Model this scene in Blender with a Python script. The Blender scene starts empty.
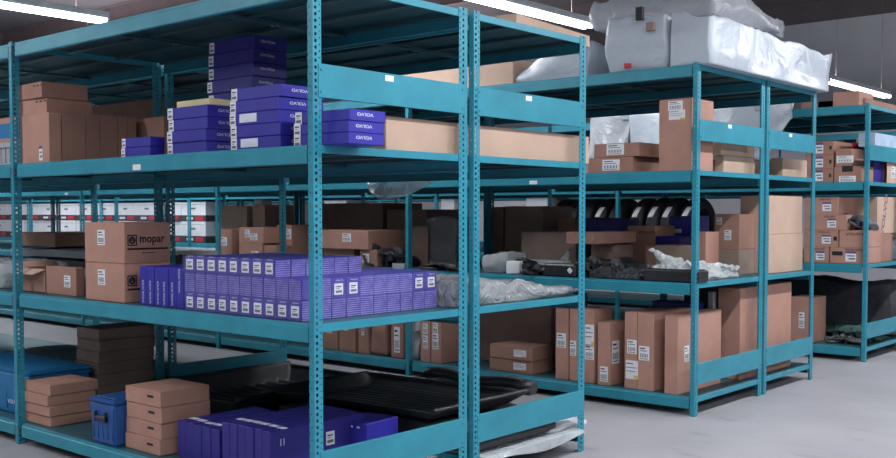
import bpy, bmesh, math, random
from mathutils import Vector, Matrix, noise
random.seed(7)
R = math.radians
sc = bpy.context.scene
COL = bpy.data.collections.new('warehouse'); sc.collection.children.link(COL)

# ------------------------------------------------------------------ camera
F = 1016.272; YAW = .71303; PIT = .04226; PCY = 26.99
CX, CY, CZ = 2.91145, -2.58876, 1.24309
cd = bpy.data.cameras.new('camera'); cam = bpy.data.objects.new('camera', cd); COL.objects.link(cam)
cam.location = (CX, CY, CZ); cam.rotation_euler = (math.pi/2 - PIT, 0, YAW)
cd.sensor_width = 36; cd.lens = F/896*36; cd.shift_y = PCY/896; cd.clip_end = 100
sc.camera = cam
FW = Vector((-math.sin(YAW)*math.cos(PIT), math.cos(YAW)*math.cos(PIT), -math.sin(PIT)))
RT = Vector((math.cos(YAW), math.sin(YAW), 0)); UP = RT.cross(FW)
# survey helpers: where a column / row of the photograph meets a plane of the place
def fx(u, y, z):
    k = (u-448)/F
    return CX + (k*((y-CY)*FW.y+(z-CZ)*FW.z) - (y-CY)*RT.y)/(RT.x-k*FW.x)
def fy(u, x, z):
    k = (u-448)/F
    return CY + (k*((x-CX)*FW.x+(z-CZ)*FW.z) - (x-CX)*RT.x)/(RT.y-k*FW.y)
def fz(v, x, y):
    k = -(v-229-PCY)/F
    a = (x-CX); b = (y-CY)
    return CZ + (k*(a*FW.x+b*FW.y) - (a*UP.x+b*UP.y))/(UP.z-k*FW.z)

# ------------------------------------------------------------------ materials
def srgb(c):
    return tuple((x/255/12.92 if x/255 <= .04045 else ((x/255+.055)/1.055)**2.4) for x in c) + (1,)
MATS = {}
def mat(name, rgb, rough=.6, metal=0, var=.08, scale=8, bump=0, bscale=60, spec=.5, stretch=(1,1,1), coat=0, rgb2=None):
    if name in MATS: return MATS[name]
    m = bpy.data.materials.new(name); m.use_nodes = True; MATS[name] = m
    nt = m.node_tree; N = nt.nodes; L = nt.links; b = N['Principled BSDF']
    b.inputs['Roughness'].default_value = rough; b.inputs['Metallic'].default_value = metal
    b.inputs['Specular IOR Level'].default_value = spec; b.inputs['Coat Weight'].default_value = coat
    tc = N.new('ShaderNodeTexCoord'); mp = N.new('ShaderNodeMapping'); mp.inputs['Scale'].default_value = stretch
    L.new(tc.outputs['Object'], mp.inputs['Vector'])
    ns = N.new('ShaderNodeTexNoise'); ns.inputs['Scale'].default_value = scale; ns.inputs['Detail'].default_value = 5
    L.new(mp.outputs['Vector'], ns.inputs['Vector'])
    mx = N.new('ShaderNodeMix'); mx.data_type = 'RGBA'
    c = srgb(rgb); c2 = srgb(rgb2) if rgb2 else tuple(x*(1-2*var) for x in c[:3])+(1,)
    if not rgb2: c = tuple(min(1, x*(1+var)) for x in c[:3])+(1,)
    mx.inputs['A'].default_value = c; mx.inputs['B'].default_value = c2
    rp = N.new('ShaderNodeValToRGB'); rp.color_ramp.elements[0].position = .35; rp.color_ramp.elements[1].position = .68
    L.new(ns.outputs['Fac'], rp.inputs['Fac']); L.new(rp.outputs['Color'], mx.inputs['Factor'])
    L.new(mx.outputs['Result'], b.inputs['Base Color'])
    if bump:
        n2 = N.new('ShaderNodeTexNoise'); n2.inputs['Scale'].default_value = bscale; n2.inputs['Detail'].default_value = 4
        L.new(mp.outputs['Vector'], n2.inputs['Vector'])
        bp = N.new('ShaderNodeBump'); bp.inputs['Strength'].default_value = bump; bp.inputs['Distance'].default_value = .01
        L.new(n2.outputs['Fac'], bp.inputs['Height']); L.new(bp.outputs['Normal'], b.inputs['Normal'])
    return m
def stripes(name, rgb, rgb2, freq, axis='Z', duty=.5, rough=.4, breakup=30):
    """fine printed lines"""
    m = mat(name, rgb, rough)
    nt = m.node_tree; N = nt.nodes; L = nt.links; b = N['Principled BSDF']
    tc = N.new('ShaderNodeTexCoord'); w = N.new('ShaderNodeTexWave'); w.wave_type = 'BANDS'; w.bands_direction = axis
    w.inputs['Scale'].default_value = freq; w.inputs['Distortion'].default_value = .5
    w.inputs['Detail'].default_value = 0
    L.new(tc.outputs['Object'], w.inputs['Vector'])
    ns = N.new('ShaderNodeTexNoise'); ns.inputs['Scale'].default_value = breakup; L.new(tc.outputs['Object'], ns.inputs['Vector'])
    mu = N.new('ShaderNodeMath'); mu.operation = 'MULTIPLY'; L.new(w.outputs['Fac'], mu.inputs[0]); L.new(ns.outputs['Fac'], mu.inputs[1])
    rp = N.new('ShaderNodeValToRGB'); rp.color_ramp.elements[0].position = duty-.12; rp.color_ramp.elements[1].position = duty+.12
    rp.color_ramp.elements[0].color = srgb(rgb); rp.color_ramp.elements[1].color = srgb(rgb2)
    L.new(mu.outputs[0], rp.inputs['Fac']); L.new(rp.outputs['Color'], b.inputs['Base Color'])
    return m
def film(name, tint=(225,230,235), clear=.6, rough=.15, bump=.5, bscale=14):
    """plastic sheet, part see-through"""
    m = bpy.data.materials.new(name); m.use_nodes = True; MATS[name] = m
    nt = m.node_tree; N = nt.nodes; L = nt.links; b = N['Principled BSDF']; out = N['Material Output']
    b.inputs['Base Color'].default_value = srgb(tint); b.inputs['Roughness'].default_value = rough
    tc = N.new('ShaderNodeTexCoord'); n2 = N.new('ShaderNodeTexNoise'); n2.inputs['Scale'].default_value = bscale
    n2.inputs['Detail'].default_value = 3; n2.inputs['Distortion'].default_value = 1.2
    L.new(tc.outputs['Object'], n2.inputs['Vector'])
    bp = N.new('ShaderNodeBump'); bp.inputs['Strength'].default_value = bump; bp.inputs['Distance'].default_value = .03
    L.new(n2.outputs['Fac'], bp.inputs['Height']); L.new(bp.outputs['Normal'], b.inputs['Normal'])
    tr = N.new('ShaderNodeBsdfTransparent'); ms = N.new('ShaderNodeMixShader'); ms.inputs[0].default_value = clear
    L.new(b.outputs[0], ms.inputs[1]); L.new(tr.outputs[0], ms.inputs[2]); L.new(ms.outputs[0], out.inputs['Surface'])
    return m
def emis(name, rgb, s):
    m = bpy.data.materials.new(name); m.use_nodes = True; MATS[name] = m
    b = m.node_tree.nodes['Principled BSDF']; b.inputs['Emission Color'].default_value = srgb(rgb); b.inputs['Emission Strength'].default_value = s
    b.inputs['Base Color'].default_value = srgb(rgb)
    return m
TEAL = mat('teal_paint', (44,140,162), .38, .0, .07, 5, .05, 90)
DECK = mat('deck_steel', (58,104,116), .5, .3, .1, 4)
CARD = mat('cardboard', (180,137,122), .85, 0, .05, 6, .08, 120)
CARD2 = mat('cardboard_brown', (164,124,110), .85, 0, .06, 5, .08, 120)
CARD3 = mat('cardboard_pale', (196,168,150), .85, 0, .04, 5, .08, 120)
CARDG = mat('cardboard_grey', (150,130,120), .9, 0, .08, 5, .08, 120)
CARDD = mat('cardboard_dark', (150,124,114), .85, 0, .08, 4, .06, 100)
BLUE = mat('blue_carton', (50,46,158), .42, 0, .05, 4, .02, 60)
BLUED = mat('blue_carton_deep', (46,40,132), .42, 0, .05, 4, .02, 60)
LILAC = stripes('lilac_print', (62,54,152), (138,130,204), 36, 'Z', .33, .3, 24)
WHITE = mat('white_paper', (228,230,236), .6, 0, .02)
INK = mat('black_ink', (34,30,34), .6)
GREYINK = mat('grey_ink', (110,112,120), .6)
WINK = mat('white_ink', (220,224,240), .6)
TAPE = mat('brown_tape', (176,134,104), .3, 0, .05)
YELL = mat('yellow_ink', (222,205,90), .6)
PURP = mat('purple_ink', (90,70,140), .6)
RED = mat('red_paint', (200,48,66), .5)
CREAM = mat('cream_board', (226,214,170), .8)
BLACKP = mat('black_plastic', (42,44,49), .38, 0, .2, 10, .15, 60)
BLACKM = mat('black_matt_plastic', (56,58,62), .5, 0, .15, 8, .1, 60)
RUB = mat('tyre_rubber', (54,55,61), .75, 0, .1, 20)
BINB = mat('blue_tote', (34,84,150), .4, 0, .06)
TOTE = mat('blue_crate', (22,112,168), .45, 0, .06)
FOAM = mat('grey_foam', (170,172,180), .7, 0, .06, 6, .3, 20)
FOAMD = mat('dark_foam', (72,72,78), .8, 0, .1, 20, .3, 60)
PLAS = film('milky_plastic', (236,241,246), .10, .28, .55, 9)
PLAS2 = film('clear_plastic', (205,212,216), .45, .14, .8, 12)
PLAS3 = film('stretch_film', (215,212,245), .90, .10, 1.0, 26)
PLAS4 = film('grey_wrap', (150,155,160), .08, .22, 1.0, 13)
STEEL = mat('bare_steel', (150,155,160), .35, .8, .1)
GUN = mat('grey_metal', (92,94,100), .5, .5, .15)

# ------------------------------------------------------------------ mesh builder
class MB:
    def __init__(s): s.bm = bmesh.new()
    def box(s, x0, x1, y0, y1, z0, z1, bev=0, mi=0, seg=1):
        b = bmesh.new(); bmesh.ops.create_cube(b, size=1)
        for v in b.verts: v.co = Vector(((x0+x1)/2+v.co.x*(x1-x0), (y0+y1)/2+v.co.y*(y1-y0), (z0+z1)/2+v.co.z*(z1-z0)))
        if bev:
            bev = min(bev, .4*min(abs(x1-x0), abs(y1-y0), abs(z1-z0)))
            bmesh.ops.bevel(b, geom=b.edges[:], offset=bev, segments=seg, affect='EDGES')
        return s.merge(b, mi)
    def merge(s, b, mi=0, M=None):
        vm = {}
        for v in b.verts: vm[v] = s.bm.verts.new(M @ v.co if M else v.co)
        for f in b.faces:
            try:
                nf = s.bm.faces.new([vm[v] for v in f.verts]); nf.material_index = mi; nf.smooth = f.smooth
            except ValueError: pass
        b.free(); return s
    def cyl(s, c0, c1, r, n=12, mi=0, r2=None, smooth=True):
        c0, c1 = Vector(c0), Vector(c1); d = c1-c0
        b = bmesh.new(); bmesh.ops.create_cone(b, cap_ends=True, segments=n, radius1=r, radius2=r if r2 is None else r2, depth=d.length)
        for f in b.faces: f.smooth = smooth and len(f.verts) == 4
        M = Matrix.Translation((c0+c1)/2) @ d.to_track_quat('Z', 'Y').to_matrix().to_4x4()
        return s.merge(b, mi, M)
    def tube(s, pts, r, n=8, mi=0):
        pts = [Vector(p) for p in pts]; rings = []
        for i, p in enumerate(pts):
            t = (pts[min(i+1, len(pts)-1)]-pts[max(i-1, 0)]).normalized()
            q = t.to_track_quat('Z', 'Y'); rr = r[i] if isinstance(r, (list, tuple)) else r
            rings.append([s.bm.verts.new(p+q @ Vector((rr*math.cos(2*math.pi*k/n), rr*math.sin(2*math.pi*k/n), 0))) for k in range(n)])
        for a, b in zip(rings, rings[1:]):
            for k in range(n):
                f = s.bm.faces.new((a[k], a[(k+1) % n], b[(k+1) % n], b[k])); f.smooth = True; f.material_index = mi
        for q in (rings[0][::-1], rings[-1]): s.bm.faces.new(q).material_index = mi
        return s
    def grid(s, fn, nu, nv, mi=0, smooth=True, thick=0):
        b = bmesh.new()
        V = [[b.verts.new(fn(i/nu, j/nv)) for j in range(nv+1)] for i in range(nu+1)]
        for i in range(nu):
            for j in range(nv):
                b.faces.new((V[i][j], V[i+1][j], V[i+1][j+1], V[i][j+1])).smooth = smooth
        if thick:
            bmesh.ops.recalc_face_normals(b, faces=b.faces[:])
            bmesh.ops.solidify(b, geom=b.faces[:], thickness=thick)
        return s.merge(b, mi)
    def mesh(s, name, mats):
        bmesh.ops.recalc_face_normals(s.bm, faces=s.bm.faces[:])
        me = bpy.data.meshes.new(name); s.bm.to_mesh(me); s.bm.free()
        for m in (mats if isinstance(mats, (list, tuple)) else [mats]): me.materials.append(m)
        return me
    def build(s, name, mats, parent=None, loc=(0,0,0), rz=0):
        return put(name, s.mesh(name, mats), parent, loc, rz)
def put(name, me, parent=None, loc=(0,0,0), rz=0, mtx=None):
    o = bpy.data.objects.new(name, me); COL.objects.link(o)
    if parent: o.parent = parent
    if mtx is not None: o.matrix_local = mtx
    else: o.location = loc; o.rotation_euler = (0, 0, rz)
    return o
def tag(o, label=None, cat=None, group=None, kind=None):
    if label: o['label'] = label
    if cat: o['category'] = cat
    if group: o['group'] = group
    if kind: o['kind'] = kind
    return o
def empty(name, loc=(0,0,0), rz=0):
    return put(name, None, None, loc, rz)

ORD = ['first','second','third','fourth','fifth','sixth','seventh','eighth','ninth','tenth','eleventh','twelfth']
# ------------------------------------------------------------------ text
_T = {}
def text_mesh(t, h, sx=1.0, bold=0, m=INK):
    key = (t, round(h, 4), sx, bold, m.name)
    if key in _T: return _T[key]
    c = bpy.data.curves.new('t', 'FONT'); c.body = t; c.size = 1; c.align_x = 'CENTER'; c.offset = bold; c.resolution_u = 3
    o = bpy.data.objects.new('t', c); COL.objects.link(o)
    bpy.context.view_layer.update()
    me = bpy.data.meshes.new_from_object(o.evaluated_get(bpy.context.evaluated_depsgraph_get()))
    bpy.data.objects.remove(o); bpy.data.curves.remove(c)
    ys = [v.co.y for v in me.vertices]; xs = [v.co.x for v in me.vertices]
    k = h/(max(ys)-min(ys)); my = (max(ys)+min(ys))/2; mx_ = (max(xs)+min(xs))/2
    for v in me.vertices: v.co = Vector(((v.co.x-mx_)*k*sx, (v.co.y-my)*k, .0006))
    me.name = 'lettering'; me.materials.clear(); me.materials.append(m); _T[key] = me
    return me
def face_mtx(face, w, d, h, fu, fv, rot=0, off=.0008):
    """frame on a face of a box whose base centre is the origin; fu, fv run 0..1 across and up"""
    if face == '-y': M = Matrix(((1,0,0,(fu-.5)*w),(0,0,-1,-d/2-off),(0,1,0,fv*h),(0,0,0,1)))
    elif face == '+x': M = Matrix(((0,0,1,w/2+off),(1,0,0,(fu-.5)*d),(0,1,0,fv*h),(0,0,0,1)))
    elif face == '+z': M = Matrix(((1,0,0,(fu-.5)*w),(0,1,0,(fv-.5)*d),(0,0,1,h+off),(0,0,0,1)))
    return M @ Matrix.Rotation(R(rot), 4, 'Z')
_L = {}
def label_mesh(w, h, style='ship'):
    key = (round(w,3), round(h,3), style)
    if key in _L: return _L[key]
    a = MB().box(-w/2, w/2, -h/2, h/2, -.0005, .0006).mesh('label', WHITE)
    b = MB()
    mi = 0
    if style == 'ship':
        b.box(-.4*w, .1*w, .3*h, .38*h, .0006, .001); b.box(-.4*w, .3*w, .14*h, .2*h, .0006, .001, 0, 1)
        for i in range(9): b.box((-.38+i*.085)*w, (-.38+i*.085+(.02 if i % 2 else .045))*w, -.3*h, -.02*h, .0006, .001)
        b.box(-.4*w, .35*w, -.42*h, -.37*h, .0006, .001, 0, 1)
    elif style == 'yellow':
        b.box(.2*w, .5*w, -.5*h, -.3*h, .0006, .001, 0, 2); b.box(-.45*w, .4*w, .1*h, .14*h, .0006, .001, 0, 1)
        b.box(-.45*w, .3*w, -.1*h, -.06*h, .0006, .001, 0, 1); b.box(-.45*w, .1*w, .3*h, .36*h, .0006, .001, 0, 1)
    elif style == 'purple':
        b.box(-.5*w, .5*w, .3*h, .5*h, .0006, .001, 0, 3); b.box(-.35*w, .35*w, .0*h, .12*h, .0006, .001, 0, 1)
        b.box(-.2*w, .4*w, -.3*h, -.15*h, .0006, .001, 0, 1)
    elif style == 'small':
        b.box(-.34*w, .28*w, .16*h, .26*h, .0006, .001); b.box(-.34*w, .1*w, .0*h, .06*h, .0006, .001, 0, 1)
        b.box(-.36*w, .36*w, -.34*h, -.12*h, .0006, .001, 0, 1)
    _L[key] = (a, b.mesh('label_print', [INK, GREYINK, YELL, PURP]))
    return _L[key]

# ------------------------------------------------------------------ cartons
_B = {}
def box_mesh(w, d, h, m, flaps=True, lines=None):
    key = (round(w,3), round(d,3), round(h,3), m.name, flaps)
    if key in _B: return _B[key]
    b = MB(); t = .003
    if flaps and h > .03:
        b.box(-w/2, w/2, -d/2, d/2, 0, h-t, .0025)
        s = .0025
        if w >= d: b.box(-w/2+.001, w/2-.001, -d/2+.001, -s, h-t, h, .0012); b.box(-w/2+.001, w/2-.001, s, d/2-.001, h-t, h, .0012)
        else: b.box(-w/2+.001, -s, -d/2+.001, d/2-.001, h-t, h, .0012); b.box(s, w/2-.001, -d/2+.001, d/2-.001, h-t, h, .0012)
    else: b.box(-w/2, w/2, -d/2, d/2, 0, h, .0025)
    me = b.mesh('carton', m); _B[key] = me
    return me
def carton(label, x0, x1, y0, y1, z0, z1, m=CARD, parts=(), name='cardboard_box', cat='box', group=None, rz=0, flaps=True):
    w, d, h = x1-x0, y1-y0, z1-z0
    o = put(name, box_mesh(w, d, h, m, flaps), None, ((x0+x1)/2, (y0+y1)/2, z0), R(rz))
    tag(o, label, cat, group)
    for p in parts:
        k = p[0]
        if k == 'label':          # face, fu, fv, w, h, style
            _, face, fu, fv, lw, lh = p[:6]; st = p[6] if len(p) > 6 else 'ship'; rot = p[7] if len(p) > 7 else 0
            a, b = label_mesh(lw, lh, st)
            lo = put('paper_label', a, o, mtx=face_mtx(face, w, d, h, fu, fv, rot)); lo['label'] = 'white paper label'
            put('label_print', b, lo)
        elif k == 'text':         # face, string, fu, fv, height, sx, rot, material, bold
            _, face, t, fu, fv, th, sx, rot, tm, bold = p
            put('printed_lettering', text_mesh(t, th, sx, bold, tm), o, mtx=face_mtx(face, w, d, h, fu, fv, rot))
        elif k == 'tape':         # face, dir
            _, face, fu = p
            tb = MB()
            if face == 'top':
                if w >= d: tb.box(-w/2-.0005, w/2+.0006, -.025, .025, h, h+.0006); tb.box(w/2, w/2+.0006, -.025, .025, h-.06, h+.0005)
                else: tb.box(-.025, .025, -d/2-.0006, d/2+.0006, h, h+.0006); tb.box(-.025, .025, -d/2-.0006, -d/2, h-.06, h+.0005)
            tb.build('packing_tape', TAPE, o)
        elif k == 'band':         # face, z frac0, z frac1, material, name
            _, fa, fb, bm_, nm = p
            MB().box(-w/2-.0008, w/2+.0008, -d/2-.0008, d/2+.0008, fa*h, fb*h).build(nm, bm_, o)
        elif k == 'slot':         # hand hole
            _, face, fu, fv, sw, sh = p
            put('hand_hole', MB().box(-sw/2, sw/2, -sh/2, sh/2, -.001, .0006, .0004).mesh('hand_hole', INK), o, mtx=face_mtx(face, w, d, h, fu, fv))
        elif k == 'patch':
            _, face, fu, fv, sw, sh, pm, nm = p
            put(nm, MB().box(-sw/2, sw/2, -sh/2, sh/2, -.001, .0006).mesh(nm, pm), o, mtx=face_mtx(face, w, d, h, fu, fv))
    return o
def dims(u0, uc, u1, v, y0, zb, zt=None):
    """front-left column, corner column, right-end column, top row at the corner; box stands at depth y0 on height zb"""
    zm = zb+.1
    for _ in range(3):
        x0 = fx(u0, y0, zm); x1 = fx(uc, y0, zm)
        z1 = fz(v, x1, y0) if zt is None else zt
        zm = (zb+z1)/2
    y1 = fy(u1, x1, zm)
    return x0, x1, y0, y1, zb, z1
def pcarton(label, u0, uc, u1, v, y0, zb, m=CARD, parts=(), **k):
    d = dims(u0, uc, u1, v, y0, zb)
    dd = k.pop('depth', None)
    if dd: d = (d[0], d[1], y0, y0+dd, d[4], d[5])

    return carton(label, *d, m=m, parts=parts, **k)
def pstack(n, what, where, u0, uc, u1, v, y0, zb, m=CARD, partsf=None, jit=.006, **k):
    x0, x1, ya, yb, z0, z1 = dims(u0, uc, u1, v, y0, zb)
    dd = k.pop('depth', None)
    if dd: yb = ya+dd

    h = (z1-z0)/n; out = []
    for i in range(n):
        top = n-1-i
        pos = 'topmost' if top == 0 else ('lowest' if i == 0 else ORD[top]+' from top')
        jx, jy = random.uniform(-jit, jit), random.uniform(-jit, jit)
        out.append(carton('%s, %s %s' % (what, pos, where), x0+jx, x1+jx, ya+jy, yb+jy, z0+i*h, z0+(i+1)*h-.0008, m=m,
                          parts=partsf(i, n) if partsf else (), rz=random.uniform(-.6, .6), **k))
    return out

# ------------------------------------------------------------------ shelving
LV = [.1153, .8148, 1.5029, 2.1399]     # deck heights
BAY = 2.3817
PH = 2.15
def post_mesh():
    b = MB()
    def flange(horiz, w, cols, T):
        # cols: (centre, half width, half height, pitch, z start)
        us = sorted({0, w} | {c-a for c, a, *_ in cols} | {c+a for c, a, *_ in cols})
        zs = {0, PH}
        holes = []
        for c, a, hh, pitch, zst in cols:
            z = zst
            while z < PH-.01:
                zs |= {round(z-hh, 4), round(z+hh, 4)}; holes.append((c, z)); z = round(z+pitch, 4)
        zs = sorted(zs); hs = {}
        q = bmesh.new(); V = {}
        def vv(i, j):
            if (i, j) not in V: V[(i, j)] = q.verts.new(T(us[i], zs[j]))
            return V[(i, j)]
        for i in range(len(us)-1):
            uc = (us[i]+us[i+1])/2
            inc = [c for c in cols if abs(uc-c[0]) < c[1]]
            for j in range(len(zs)-1):
                zc = (zs[j]+zs[j+1])/2
                if any(abs(((zc-c[4]+c[3]/2) % c[3])-c[3]/2) < c[2] and zc > c[4]-c[2] for c in inc): continue
                q.faces.new((vv(i, j), vv(i+1, j), vv(i+1, j+1), vv(i, j+1)))
        bmesh.ops.recalc_face_normals(q, faces=q.faces[:])
        bmesh.ops.solidify(q, geom=q.faces[:], thickness=.0022)
        b.merge(q)
    flange(0, .041, [(.012, .0055, .006, .025, .02), (.032, .003, .003, .025, .0325)], lambda u, z: Vector((0, u, z)))
    flange(1, .030, [(.018, .003, .003, .05, .02), (.028, .002, .003, .05, .045)], lambda u, z: Vector((-u, 0, z)))
    b.box(-.030, 0, 0, .041, 0, .003)
    me1 = b.mesh('post', TEAL)
    return me1
POST = post_mesh()
POSTB = POST.copy()
for v in POSTB.vertices: v.co.y = -v.co.y-.02
POSTB.flip_normals()
def join_boxes(me, boxes):
    q = bmesh.new(); q.from_mesh(me)
    for x0, x1, y0, y1, z0, z1 in boxes:
        g = bmesh.ops.create_cube(q, size=1)
        for v in g['verts']: v.co = Vector(((x0+x1)/2+v.co.x*(x1-x0), (y0+y1)/2+v.co.y*(y1-y0), (z0+z1)/2+v.co.z*(z1-z0)))
    q.to_mesh(me); q.free()
join_boxes(POSTB, [(-.006, -.0035, -.0205, 0, 0, PH)])
def clip_mesh():
    b = MB(); b.box(-.006, .006, -.001, .001, -.03, .03, .0008)
    b.cyl((0, -.001, .02), (0, -.004, .02), .004, 8); b.cyl((0, -.001, -.02), (0, -.004, -.02), .004, 8)
    return b.mesh('clip', STEEL)
def beam_mesh(L, h, lip):
    """long shelf beam along -x with a stepped face towards -y"""
    b = MB()
    prof = [(0,0), (.0,-.011), (-.004,-.014), (-.004,-h+.004), (0,-h), (.018,-h), (.018,-h+.003), (.004,-h+.003), (.004,-.016), (.02,-.003), (.02,0)]
    q = bmesh.new(); r0 = [q.verts.new((0, y, z)) for y, z in prof]; r1 = [q.verts.new((-L, y, z)) for y, z in prof]
    n = len(prof)
    for i in range(n): q.faces.new((r0[i], r0[(i+1) % n], r1[(i+1) % n], r1[i]))
    q.faces.new(r0[::-1]); q.faces.new(r1)
    b.merge(q)
    return b.mesh('front_beam', TEAL)
BEAM = beam_mesh(BAY-.078, .072, 1)
BEAMB = BEAM.copy()
for v in BEAMB.vertices: v.co.y = -v.co.y
BEAMB.flip_normals()
def end_mesh(L, h=.031):
    b = MB(); b.box(-.003, 0, 0, L, -h, 0, .0008); b.box(-.02, -.003, 0, L, -.003, 0); b.box(-.012, -.003, 0, L, -h, -h+.003)
    for y in (.035, L-.035): b.cyl((0, y, -h/2), (.0022, y, -h/2), .004, 8)
    return b.mesh('end_beam', TEAL)
def guard_mesh(L):
    b = MB(); b.box(-.002, .001, 0, L, 0, .128, .0008); b.box(-.014, -.002, 0, L, .126, .128); b.box(-.014, -.002, 0, L, 0, .002)
    for y in (.014, L-.014):
        for z in (.022, .106): b.cyl((.001, y, z), (.0045, y, z), .0055, 8)
    return b.mesh('guard_panel', TEAL)
def deck_mesh(D):
    b = MB(); x0, x1 = -BAY+.004, -.004
    b.box(x0, x1, .022, D-.022, -.004, -.001)
    n = 3
    for i in range(n):
        y = .022+(D-.044)*(i+.5)/n
        b.box(x0+.02, x1-.02, y-.14, y-.137, -.022, -.004); b.box(x0+.02, x1-.02, y+.137, y+.14, -.022, -.004)
        b.box(x0+.02, x1-.02, y-.137, y-.131, -.022, -.02, 0, 1); b.box(x0+.02, x1-.02, y+.131, y+.137, -.022, -.02, 0, 1)  # paler rib lips: light caught along the edges, put into the colour
    for k in (-.33, -.66):
        b.box(BAY*k-.02, BAY*k+.02, .024, D-.024, -.034, -.022)
        b.cyl((BAY*k, D*.5, -.034), (BAY*k, D*.5, -.04), .012, 8, 1); b.cyl((BAY*k+.03, D*.5, -.034), (BAY*k+.03, D*.5, -.04), .006, 8, 1)
    return b.mesh('shelf_deck', [DECK, STEEL])
def rack(label, y0, y1, nb, x0=.0, lower=(0,), upper=(0,), stick=False, first=0, clips=False):
    D = y1-y0
    root = empty('steel_shelving', (x0, y0, 0)); tag(root, label, 'shelving')
    em = end_mesh(D-.016); gm = guard_mesh(D-.05); dm = deck_mesh(D)
    for k in range(first, nb+1):
        x = -BAY*k
        put('upright_post', POST, root, (x, 0, 0)); put('upright_post', POSTB, root, (x, D, 0))
        for z in LV: put('end_beam', em, root, (x-.003, .008, z))
        if k in lower: put('guard_panel', gm, root, (x+.0015, .025, .193))['label'] = 'teal guard board along the foot of the rack end'
        if k in upper:
            g = put('guard_panel', gm, root, (x+.0015, .025, 1.683)); g['label'] = 'teal guard board high on the rack end'
            if stick and k == 0:
                q = put('price_label', label_mesh(.05, .024, 'small')[0], g, mtx=Matrix(((0,0,1,.002),(1,0,0,D*.42),(0,1,0,.108),(0,0,0,1))))
                q['label'] = 'small white sticker'
        if k < nb:
            for i, z in enumerate(LV):
                put('front_beam', BEAM, root, (x-.039, .003, z))
                put('back_beam', BEAMB, root, (x-.039, D-.003, z))
                put('shelf_deck', dm, root, (x, 0, z))
                if clips or (i == 2 and k > 0):
                    pass
    return root
rA1 = rack('front run of teal steel shelving nearest the camera, with brown boxes and blue cartons', 0, .914, 2, lower=(0,), upper=(0,), stick=True)
rA2 = rack('teal shelving run back to back behind the nearest run', .957, 1.871, 4, lower=(0,1), upper=(0,), stick=True)
rB1 = rack('teal shelving run across the aisle, carrying the plastic wrapped bundle on top', 3.045, 4.02, 5, .025, stick=True)
rB2 = rack('teal shelving run joined behind the middle row, two large plain boxes at its end', 4.052, 4.93, 6, .025, stick=True)
rC1 = rack('teal shelving run far right with tyres and stacked branded boxes', 6.05, 6.964, 7, .03)
rC2 = rack('rear teal shelving run of the far right row', 7.007, 7.921, 7, .03)
rD1 = rack('farthest teal shelving run, seen only through the other rows', 9.06, 9.974, 8, .03)
# steel clips where the long beams hook to the posts of the nearest run
CL = clip_mesh()
for k in (1, 2):
    for z in LV: put('beam_clip', CL, rA1, (-BAY*k-.008, -.0015, z-.036))
# small white shelf tags on the long beams
for root, x, z, lb in ((rA1, fx(137, 0, 1.48), 1.4815, 0), (rB1, fx(533, 3.04, 1.48), 1.481, 0), (rB1, fx(66, 3.04, 1.48), 1.481, 0)):
    put('shelf_tag', label_mesh(.065, .026, 'small')[0], root, mtx=Matrix(((1,0,0,x-root.location.x),(0,0,-1,-.0018),(0,1,0,z-.03),(0,0,0,1))))

# ------------------------------------------------------------------ room
XL, XR, YN, YF, ZC = -17.0, 8.0, -7.0, 14.5, 4.45
FLOOR = mat('concrete_floor', (168,168,174), .45, 0, .05, 1.2, .03, 30, rgb2=(154,154,160))
def floor_marks():
    nt = FLOOR.node_tree; N = nt.nodes; L = nt.links; b = N['Principled BSDF']
    tc = N.new('ShaderNodeTexCoord'); mp = N.new('ShaderNodeMapping'); mp.inputs['Scale'].default_value = (1.1, 3.2, 1)
    mp.inputs['Rotation'].default_value = (0, 0, .5)
    L.new(tc.outputs['Object'], mp.inputs['Vector'])
    n = N.new('ShaderNodeTexNoise'); n.inputs['Scale'].default_value = 2.3; n.inputs['Detail'].default_value = 6; L.new(mp.outputs[0], n.inputs['Vector'])
    rp = N.new('ShaderNodeValToRGB'); rp.color_ramp.elements[0].position = .61; rp.color_ramp.elements[1].position = .70
    L.new(n.outputs['Fac'], rp.inputs['Fac'])
    src = b.inputs['Base Color'].links[0].from_socket
    mx = N.new('ShaderNodeMix'); mx.data_type = 'RGBA'; mx.inputs['B'].default_value = srgb((138,138,144))
    mu = N.new('ShaderNodeMath'); mu.operation = 'MULTIPLY'; mu.inputs[1].default_value = .6; L.new(rp.outputs['Color'], mu.inputs[0])
    L.new(mu.outputs[0], mx.inputs['Factor']); L.new(src, mx.inputs['A']); L.new(mx.outputs['Result'], b.inputs['Base Color'])
floor_marks()
WALL = mat('wall_panel', (165,165,172), .8, 0, .03, 2)
CEIL = mat('ceiling_deck', (84,76,80), .9, 0, .06, 3)
JOIST = mat('joist_steel', (104,88,92), .7, .1, .06, 3)
def struct(name, b, m): return tag(b.build(name, m), kind='structure')
struct('floor', MB().box(XL, XR, YN, YF, -.1, 0), FLOOR)
struct('ceiling', MB().box(XL, XR, YN, YF, ZC+.35, ZC+.45), CEIL)
def wall(x0, x1, y0, y1, name, axis):
    b = MB(); b.box(x0, x1, y0, y1, 0, ZC, 0)
    L0, L1 = (x0, x1) if axis == 'x' else (y0, y1)
    s = L0+1.2
    while s < L1:
        if axis == 'x': b.box(s-.012, s+.012, y0-.006, y0, 0, ZC)
        elif axis == 'y': b.box(x1, x1+.006, s-.012, s+.012, 0, ZC)
        s += 1.2
    if axis == 'x': b.box(x0, x1, y0-.006, y0, 3.6, 3.62)
    struct(name, b, WALL)
wall(XL, XR, YF, YF+.1, 'wall_back', 'x'); wall(XL-.1, XL, YN, YF, 'wall_left', 'y')
struct('wall_right', MB().box(XR, XR+.1, YN, YF, 0, ZC+.35), WALL)
struct('wall_front', MB().box(XL, XR, YN-.1, YN, 0, ZC+.35), WALL)
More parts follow.
